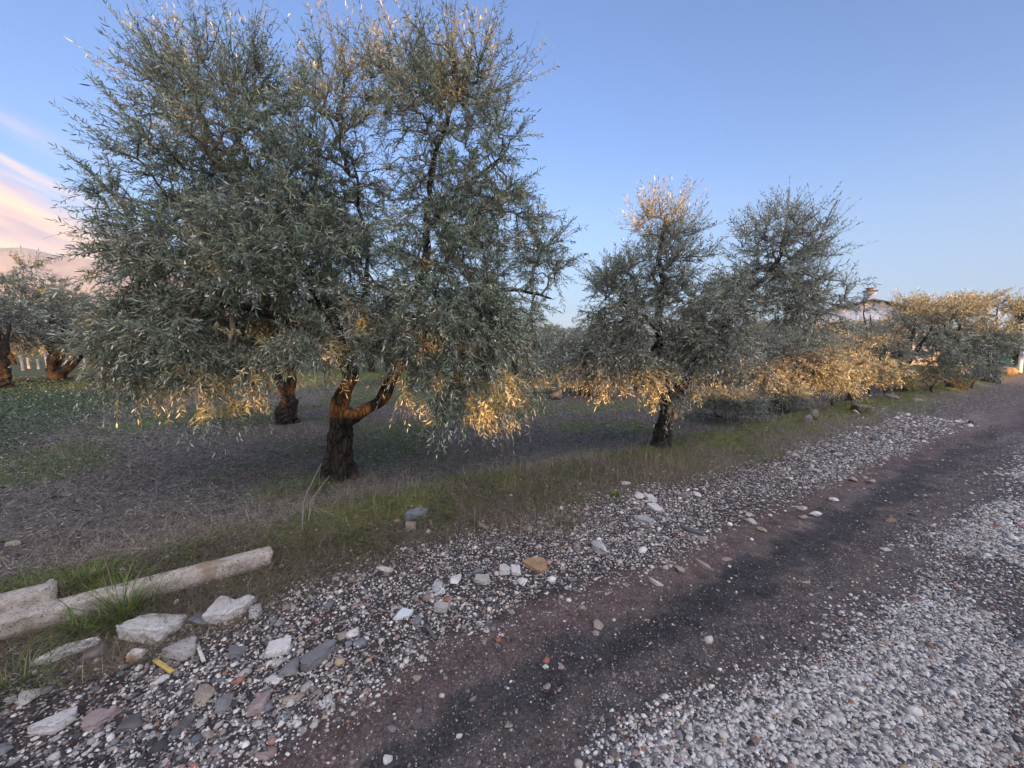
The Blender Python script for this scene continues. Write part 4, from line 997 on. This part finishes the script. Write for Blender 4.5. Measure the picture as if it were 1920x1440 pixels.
# ------------------------------------------------------------------ gravel, litter, grass
def polar(n, r0, r1, a0=-70, a1=72, seed=0, pw=0.0):
    r = np.random.default_rng(seed); t = r.random(n)
    rr = r0 * (r1 / r0) ** t if pw == 0 else (r0 ** pw + t * (r1 ** pw - r0 ** pw)) ** (1 / pw)
    a = np.radians(r.uniform(a0, a1, n)); return rr * np.sin(a), rr * np.cos(a), rr, r
def rots(r, n, tilt=.5):
    a = r.uniform(0, 2 * np.pi, n); b = r.normal(0, tilt, n); c = r.normal(0, tilt, n)
    Rz = np.zeros((n, 3, 3)); Rz[:, 0, 0] = np.cos(a); Rz[:, 0, 1] = -np.sin(a); Rz[:, 1, 0] = np.sin(a); Rz[:, 1, 1] = np.cos(a); Rz[:, 2, 2] = 1
    Rx = np.zeros((n, 3, 3)); Rx[:, 0, 0] = 1; Rx[:, 1, 1] = np.cos(b); Rx[:, 1, 2] = -np.sin(b); Rx[:, 2, 1] = np.sin(b); Rx[:, 2, 2] = np.cos(b)
    Ry = np.zeros((n, 3, 3)); Ry[:, 1, 1] = 1; Ry[:, 0, 0] = np.cos(c); Ry[:, 0, 2] = np.sin(c); Ry[:, 2, 0] = -np.sin(c); Ry[:, 2, 2] = np.cos(c)
    return Rz @ Rx @ Ry
def scatter_stones(name, x, y, size, col, r, sub=1, flat=.6):
    n = len(x); V0, F0 = ico(sub); m = len(V0); T_ = 16
    tm = []
    for k in range(T_):
        V = V0.copy(); N_ = norm(r.normal(size=(7, 3))); rr = np.full(m, 1.)
        for nn_ in N_:
            q_ = V @ nn_; rr = np.minimum(rr, np.where(q_ > .1, r.uniform(.6, .9) / np.maximum(q_, .1), 9))
        tm.append(V * rr[:, None] * r.uniform(.85, 1.1, (m, 1)) * [1, r.uniform(.6, .95), flat * r.uniform(.7, 1.2)])
    tm = np.array(tm)[r.integers(0, T_, n)] * size[:, None, None]
    V = np.einsum('nij,nkj->nki', rots(r, n, .35), tm); z = H(x, y)
    V += np.stack([x, y, z + size * flat * .08], -1)[:, None]
    F = (F0[None] + (np.arange(n) * m)[:, None, None]).reshape(-1, 3)
    o = mesh_np(name, V.reshape(-1, 3), F, M_PEBBLE, col=np.repeat(col, m, 0))
    return tag(o, kind='stuff')
PAL = np.array([(.68, .66, .63), (.58, .55, .51), (.43, .40, .37), (.22, .22, .23), (.15, .165, .19), (.11, .11, .115), (.34, .17, .12), (.42, .33, .22), (.28, .21, .19), (.065, .065, .07)])
def pal(r, n, w): w = np.array(w, float); return PAL[r.choice(len(PAL), n, p=w / w.sum())] * r.uniform(.8, 1.15, (n, 1))
def gravel():
    xa, ya, ra_, r = polar(470000, 1.15, 13, seed=21, pw=.35)
    xb, yb, rb_, _ = polar(330000, 1.25, 11, 12, 66, seed=22, pw=.3)
    ub = UV(xb, yb); kb = (ub > 2.3) & (ub < 4.2)
    x = np.r_[xa, xb[kb]]; y = np.r_[ya, yb[kb]]; rr = np.r_[ra_, rb_[kb]]
    u = UV(x, y); c, g, w = zones(x, y, u); v = u + (w - u) * .38
    shoulder = (v > .30) & (v < 1.75)
    p = np.where(shoulder, (.62 * sst(.52, .85, v) + .05 * sst(.1, .5, v)) * np.clip(-.25 + 2.1 * fbm(x * 1.3, y * 1.3, 71), .08, 1.3) * (1 - .75 * sst(1.5, 1.72, v)) * (1 + .5 * sst(.5, 3.5, x)), 0)
    p = np.where((v >= 1.70) & (v < 2.5), .30, p)
    p = np.maximum(p, np.where(v > 2.35, np.clip(g * 1.15, .05, 1), 0)); p = np.maximum(p, .05 * sst(-.3, .4, w)); p = np.where(u > 7, 0, p)
    k = r.random(len(x)) < p; x, y, rr, u, v, g, shoulder = x[k], y[k], rr[k], u[k], v[k], g[k], shoulder[k]; n = len(x)
    size = np.exp(r.normal(0, .48, n)) * .0060; size = np.where(shoulder, size * (1 + 1.0 * (r.random(n) < .03)), size)
    size *= np.where(v > 2.6, 1.0, 1); size = np.where((v > 1.7) & (v < 2.5), size * np.where(r.random(n) < .14, 1, .50), size); size *= (1 + np.maximum(rr - 4, 0) * .15)
    ca = pal(r, n, (2.5, 2.3, 2.6, 1.9, 1.1, 1.8, .55, .4, 1.4, 2.2)); cb = pal(r, n, (4.2, 3.0, 2.4, 1.8, 1.1, .9, .15, .2, .6, .9)) * .84
    cc_ = pal(r, n, (.25, .3, .6, 1.4, .8, 2.6, .15, .2, 1.6, 4.4))
    wht = (g * (v > 2.5) > .42)[:, None]; mid = ((v > 1.75) & (v < 2.5))[:, None]
    col = np.where(wht, cb, np.where(mid, cc_, ca))
    scatter_stones('gravel', x, y, size, col, r)
    # larger rubble on the shoulder and along the rim of the track
    x, y, rr, r = polar(26000, 1.3, 14, seed=23, pw=.6); u = UV(x, y); w = zones(x, y, u)[2]
    p = .010 * sst(.15, .6, w) * sst(2.0, 1.7, w) + .10 * np.exp(-((u - 1.66) / .10) ** 2) * sst(1.2, 2.5, x) + .006 * (u > 2.6) * (u < 4)
    k = r.random(len(x)) < p; x, y, rr = x[k], y[k], rr[k]; n = len(x)
    scatter_stones('rubble', x, y, np.exp(r.normal(0, .3, n)) * .018 * (1 + np.maximum(rr - 5, 0) * .06), pal(r, n, (3, 2, 2.2, 1.5, 1, .6, .5, .4, .8, .3)), r, 2, .5)
gravel()

def blades(name, x, y, Ln, Wd, az_, lean, bend, col, kind='stuff', z0=None, mat=None, seg=4):
    """grass blades: narrow ribbons bending over as they rise"""
    n = len(x); z = H(x, y) if z0 is None else z0
    hd = np.stack([np.cos(az_), np.sin(az_), np.zeros(n)], -1); sd_ = np.stack([-np.sin(az_), np.cos(az_), np.zeros(n)], -1)
    P = np.stack([x, y, z - .004], -1); th = lean.copy(); rows = []
    for i in range(seg + 1):
        t = i / seg; w = Wd * (1 - t ** 2 * .85) * (.6 if i == 0 else 1)
        rows += [P - sd_ * w[:, None] / 2, P + sd_ * w[:, None] / 2]
        P = P + (hd * np.sin(th)[:, None] + np.array([0, 0, 1.]) * np.cos(th)[:, None]) * (Ln / seg)[:, None]; th = th + bend / seg
        P[:, 2] = np.maximum(P[:, 2], z + .003)
    m = 2 * (seg + 1); V = np.stack(rows, 1); F0 = np.array([[2 * i, 2 * i + 1, 2 * i + 3, 2 * i + 2] for i in range(seg)])
    F = (F0[None] + (np.arange(n) * m)[:, None, None]).reshape(-1, 4)
    return tag(mesh_np(name, V.reshape(-1, 3), F, mat or M_BLADE, col=np.repeat(col, m, 0)), kind=kind)
GREEN = np.array([(.11, .20, .04), (.15, .22, .045), (.20, .23, .06), (.09, .15, .05), (.24, .22, .11)]); DRY = np.array([(.30, .25, .17), (.24, .20, .14), (.20, .17, .14), (.36, .31, .22), (.16, .13, .11)])
def pick(r, P, n): return P[r.integers(0, len(P), n)] * r.uniform(.75, 1.2, (n, 1))
def vegetation():
    # short green grass and moss tufts along the crest, patches in the grove
    x, y, rr, r = polar(900000, 1.6, 24, seed=31, pw=.3); u = UV(x, y); kk = ((u > -1.2) & (u < .9)) | (r.random(len(x)) < .22); x, y, rr, u = x[kk], y[kk], rr[kk], u[kk]; w = zones(x, y, u)[2]
    f1 = fbm(x * 2.4, y * 2.4, 43); f2 = fbm(x * .45 + 9, y * .45, 41)
    p = 1.0 * np.exp(-((w + .05) / .34) ** 2) * sst(.36, .52, f1) + .75 * sst(.50, .62, f2 + .09 * sst(6, 8, y)) * sst(-.8, -1.8, u) + .5 * sst(10, 15, y - .25 * x) * (u < 0) + .35 * sst(3, 7, x) * np.exp(-((u + .35) / .6) ** 2)
    k = (r.random(len(x)) < np.maximum(p, patch(x, y))) & (u < .9); x, y, rr, u = x[k], y[k], rr[k], u[k]; n = len(x); sc = (1 + np.maximum(rr - 4, 0) * .10)
    blades('grass', x, y, r.uniform(.016, .042, n) * np.where(u < -1, 1.5, 1) * sc, r.uniform(.0024, .0042, n) * sc, r.uniform(0, 6.28, n), r.uniform(0, .7, n), r.uniform(.2, 1.3, n), pick(r, GREEN, n))
    # matted dead grass: verge and grove floor
    x, y, rr, r = polar(800000, 1.5, 18, seed=33, pw=.25); u = UV(x, y); kk = ((u > -.6) & (u < .9)) | (r.random(len(x)) < .36); x, y, rr, u = x[kk], y[kk], rr[kk], u[kk]; w = zones(x, y, u)[2]
    p = .9 * np.exp(-((w - .34) / .38) ** 2) * (.3 + fbm(x * 2, y * 2, 73)) + .38 * sst(-.1, -.6, u) * (.15 + 1.2 * sst(.42, .62, fbm(x * 1.1, y * 1.1, 75)))
    k = (r.random(len(x)) < p) & (u < .85); x, y, rr, u = x[k], y[k], rr[k], u[k]; n = len(x); sc = (1 + np.maximum(rr - 4, 0) * .10)
    flat = r.random(n) < .9; onv = (np.exp(-((u - .3) / .5) ** 2) * sst(3.0, .5, x))[:, None]
    blades('dead_grass', x, y, r.uniform(.05, .22, n) * np.minimum(sc, 1.6) * np.where(flat, 1, .6), r.uniform(.0012, .0030, n) * sc, r.uniform(0, 6.28, n), np.where(flat, r.uniform(1.0, 1.5, n), r.uniform(0, .7, n)), np.where(flat, r.normal(0, .3, n), r.uniform(.1, .9, n)), pick(r, DRY, n) * (1 - .45 * onv * (r.random((n, 1)) < .8)), mat=M_LITTER)
    # upright pale stalks in front of the trees
    cen = [(905, 850, .5, 420), (1240, 880, .45, 700), (1000, 880, .5, 330), (760, 900, .5, 260), (700, 930, .4, 200), (1100, 900, .5, 340), (1330, 862, .6, 420), (990, 1000, .22, 260), (1060, 985, .22, 260), (640, 940, .4, 160), (1420, 840, .7, 420), (1560, 800, .9, 420)]
    X, Y = [], []
    for (px, py, s, n) in cen: c = hit(px, py); X.append(c[0] + r.normal(0, s, n)); Y.append(c[1] + r.normal(0, s * .5, n))
    X = np.concatenate(X); Y = np.concatenate(Y); n = len(X)
    blades('tall_dry_grass', X, Y, r.uniform(.07, .26, n), r.uniform(.0016, .003, n), r.uniform(0, 6.28, n), r.uniform(0, .45, n), r.uniform(.1, .9, n), pick(r, DRY, n), mat=M_LITTER)
    # fallen olive leaves
    x, y, rr, r = polar(330000, 1.5, 17, seed=35, pw=.3); u = UV(x, y)
    p = .85 * sst(-.15, -.7, u) * (.35 + .8 * fbm(x * 1.3, y * 1.3, 77)) * (1 - .85 * sst(0, 1.2, -(x + .52 * y) - 4.1)) + .06 * (u > -.3) * (u < 1.6)
    k = r.random(len(x)) < p; x, y, rr = x[k], y[k], rr[k]; n = len(x); sc = (1 + np.maximum(rr - 4, 0) * .12)
    a = r.uniform(0, 6.28, n); D = norm(np.stack([np.cos(a), np.sin(a), r.normal(.05, .22, n)], -1)); Nn = norm(np.stack([r.normal(0, .4, n), r.normal(0, .4, n), np.ones(n)], -1))
    V, F = leaf_np(np.stack([x, y, H(x, y) + .006], -1), D, Nn, r.uniform(.025, .06, n) * sc, r.uniform(.005, .010, n) * sc, r.normal(0, 1.2, n), False)
    LC = np.array([(.23, .20, .19), (.12, .10, .095), (.31, .29, .27), (.09, .075, .07), (.38, .36, .33), (.18, .18, .15), (.05, .045, .045)])
    tag(mesh_np('leaf_litter', V, F, M_LITTER, col=np.repeat(pick(r, LC, n), 4, 0)), kind='stuff')
    # small broad-leaved weeds on the verge
    x, y, rr, r = polar(420000, 1.7, 14, seed=39, pw=.3); u = UV(x, y); k = (u > -1.1) & (u < .75); x, y, rr, u = x[k], y[k], rr[k], u[k]
    k = r.random(len(x)) < .8 * sst(.50, .66, fbm(x * 2.8, y * 2.8, 91)) * np.exp(-(u / .6) ** 2); x, y, rr = x[k], y[k], rr[k]; n = len(x); sc = 1 + np.maximum(rr - 5, 0) * .08
    a = r.uniform(0, 6.28, n); D = norm(np.stack([np.cos(a), np.sin(a), r.normal(.35, .3, n)], -1)); Nn = norm(np.stack([r.normal(0, .45, n), r.normal(0, .45, n), np.ones(n)], -1))
    V, F = leaf_np(np.stack([x, y, H(x, y) + r.uniform(.0, .045, n)], -1), D, Nn, r.uniform(.014, .034, n) * sc, r.uniform(.007, .014, n) * sc, r.normal(0, .8, n), False)
    tag(mesh_np('verge_weeds', V, F, M_BLADE, col=np.repeat(pick(r, np.array([(.10, .16, .035), (.13, .17, .04), (.08, .13, .04), (.17, .16, .06)]), n), 4, 0)), kind='stuff')
    # fallen twigs on the grove floor and the verge
    x, y, rr, r = polar(60000, 1.6, 14, seed=40, pw=.35); u = UV(x, y); k = r.random(len(x)) < .34 * (u < -.1) + .10 * (u < .7); x, y, rr = x[k], y[k], rr[k]; n = len(x); sc = 1 + np.maximum(rr - 4, 0) * .08
    blades('fallen_twigs', x, y, r.uniform(.08, .38, n), r.uniform(.0022, .0050, n) * sc, r.uniform(0, 6.28, n), r.uniform(1.25, 1.56, n), r.normal(0, .25, n), pick(r, np.array([(.10, .085, .075), (.22, .19, .16), (.33, .29, .25), (.06, .05, .045)]), n), mat=M_LITTER)
    # clover with tiny white flowers on the left
    x, y, rr, r = polar(230000, 4.2, 30, -72, -20, 37, .4); u = UV(x, y)
    m_ = sst(0, 1.2, -(x + .52 * y) - 4.1 + (fbm(x * .7, y * .7, 79) - .5) * 1.6); k = (r.random(len(x)) < m_ * .8); x, y, rr = x[k], y[k], rr[k]; n = len(x); sc = (1 + np.maximum(rr - 6, 0) * .10)
    a = r.uniform(0, 6.28, n); D = norm(np.stack([np.cos(a), np.sin(a), r.normal(.25, .3, n)], -1)); Nn = norm(np.stack([r.normal(0, .45, n), r.normal(0, .45, n), np.ones(n)], -1))
    V, F = leaf_np(np.stack([x, y, H(x, y) + r.uniform(.01, .07, n)], -1), D, Nn, r.uniform(.018, .034, n) * sc, r.uniform(.014, .024, n) * sc, r.normal(0, .6, n), False)
    CC = np.array([(.12, .16, .09), (.09, .125, .065), (.16, .20, .13), (.11, .145, .09)]); cl = pick(r, CC, n); fl = (r.random(n) < .06) & (fbm(x * .8, y * .8, 81) > .42); cl[fl] = (.55, .58, .52)
    tag(mesh_np('clover', V, F, M_BLADE, col=np.repeat(cl, 4, 0)), kind='stuff')
vegetation()

# countable tufts and bits by the verge
def tuft(px, py, n, L0, L1, spread, label, seed, cols=GREEN, wd=.004, name='grass_tuft', cat='grass tuft', lean=(.0, .8), bend=(.4, 1.6)):
    c = hit(px, py); r = np.random.default_rng(seed); a = r.uniform(0, 6.28, n); d = np.abs(r.normal(0, spread, n)); x = c[0] + np.cos(a) * d; y = c[1] + np.sin(a) * d
    az_ = a + r.normal(0, .6, n); o = blades(name, x, y, r.uniform(L0, L1, n), r.uniform(.6, 1.2, n) * wd, az_, r.uniform(*lean, n), r.uniform(*bend, n), pick(r, cols, n), kind=None, seg=6)
    o.data.transform(Matrix.Translation(-Vector(c))); o.location = c
    return tag(o, label, cat)
tuft(232, 1165, 170, .14, .34, .075, 'tall green grass clump growing between the kerb and the granite slab', 1, wd=.0055)
tuft(150, 1190, 60, .07, .16, .05, 'small broad-leaved green clump under the kerb, beside the weathered shard', 2, wd=.009)
tuft(165, 1090, 260, .04, .10, .08, 'short bright grass patch behind the long kerb bar', 3)
tuft(697, 1023, 46, .05, .10, .012, 'spiky green rosette weed on the verge', 4, wd=.006, lean=(.5, 1.2), name='weed', cat='weed')
tuft(838, 968, 170, .03, .08, .05, 'feathery green weed right of the flat verge rock', 5, name='weed', cat='weed')
tuft(730, 975, 24, .03, .07, .02, 'tiny leafy green sprig left of the ochre stone', 6, wd=.01, name='weed', cat='weed')
tuft(1155, 930, 60, .04, .09, .04, 'green leafy weed on the verge near the trio of white stones', 7, wd=.009, name='weed', cat='weed')
tuft(1062, 985, 190, .08, .20, .07, 'round grey tangle of dead stalks on the rubble edge', 8, cols=DRY * .75, wd=.0022, name='dead_weed', cat='dead weed', lean=(.2, 1.4), bend=(-.5, 1))
tuft(20, 1290, 120, .10, .24, .10, 'drooping blue-green grass at the photo edge above the pale rounded stone', 9, wd=.005, lean=(.4, 1.1))
tuft(600, 915, 140, .06, .15, .07, 'mossy green tuft at the foot of the big olive trunk', 10)
tuft(1250, 850, 160, .05, .16, .14, 'tuft of grass around the foot of the slender olive', 12)
# bent dry stems leaning by the big trunk
for i, (a, b, lab) in enumerate((((566, 998), (603, 868), 'long bent pale stem leaning against the foot of the big olive'), ((578, 980), (618, 892), 'shorter pale stem next to the long bent one'))):
    p0 = hit(*a); p1 = at(b[0], b[1], p0[1] + .35); V, F = tube_np(resample([p0, p0 * .6 + p1 * .4 + [-.05, 0, .03], p1], 16), np.linspace(.006, .003, 16), 6)
    o = mesh_np('dry_stem', V - p0, F, M_TWIG); o.location = p0; tag(o, lab, 'dry stem')
# heap of pruned leafy branches beside the slender olive
for px, py, rx, rz, n, sd_, lab in ((1365, 790, 55, 12, 120, 401, 'silvery heap of pruned olive branches right of the slender olive'), (1470, 778, 40, 8, 60, 403, 'low spread of pruned silvery branches at the foot of the low forked olive')):
    c = hit(px, py); root = olive(lab, c, ([c - [0, 0, .05], c + [.1, 0, .12]], [.02, .015]), [([c + [0, 0, .05], c + [.6, .1, .16]], .018, .008), ([c + [0, 0, .05], c + [-.6, .2, .15]], .018, .008)],
        [((c[0], c[1], c[2] + .42), (rx * c[1] / FPX, .6, .16), n * 2, .0, .3)], sd_, .052, .012, False, 1, 4, name='branch_pile', cat='branch pile', pairs=9, M_L=M_BRUSH)

# ------------------------------------------------------------------ evening haze over the plain
HAZE = True
if HAZE:
    V = []
    x0, x1, y0, y1, z0, z1 = -9200, 9200, -5200, 9600, -6.0, 1700.0
    for z in (z0, z1):
        for x_, y_ in ((x0, y0), (x1, y0), (x1, y1), (x0, y1)): V.append((x_, y_, z))
    F = np.array([[0, 3, 2, 1], [4, 5, 6, 7], [0, 1, 5, 4], [1, 2, 6, 5], [2, 3, 7, 6], [3, 0, 4, 7]])
    m = bpy.data.materials.new('haze_air'); m.use_nodes = True; t = m.node_tree; t.nodes.clear()
    o_ = N(t, 'ShaderNodeOutputMaterial'); pv = N(t, 'ShaderNodeVolumePrincipled'); pv.inputs['Color'].default_value = (.40, .60, 1.0, 1); pv.inputs['Density'].default_value = .00004; pv.inputs['Anisotropy'].default_value = 0.0
    L(t, pv.outputs[0], o_.inputs['Volume'])
    o = mesh_np('haze', np.array(V), F, m); tag(o, kind='stuff')
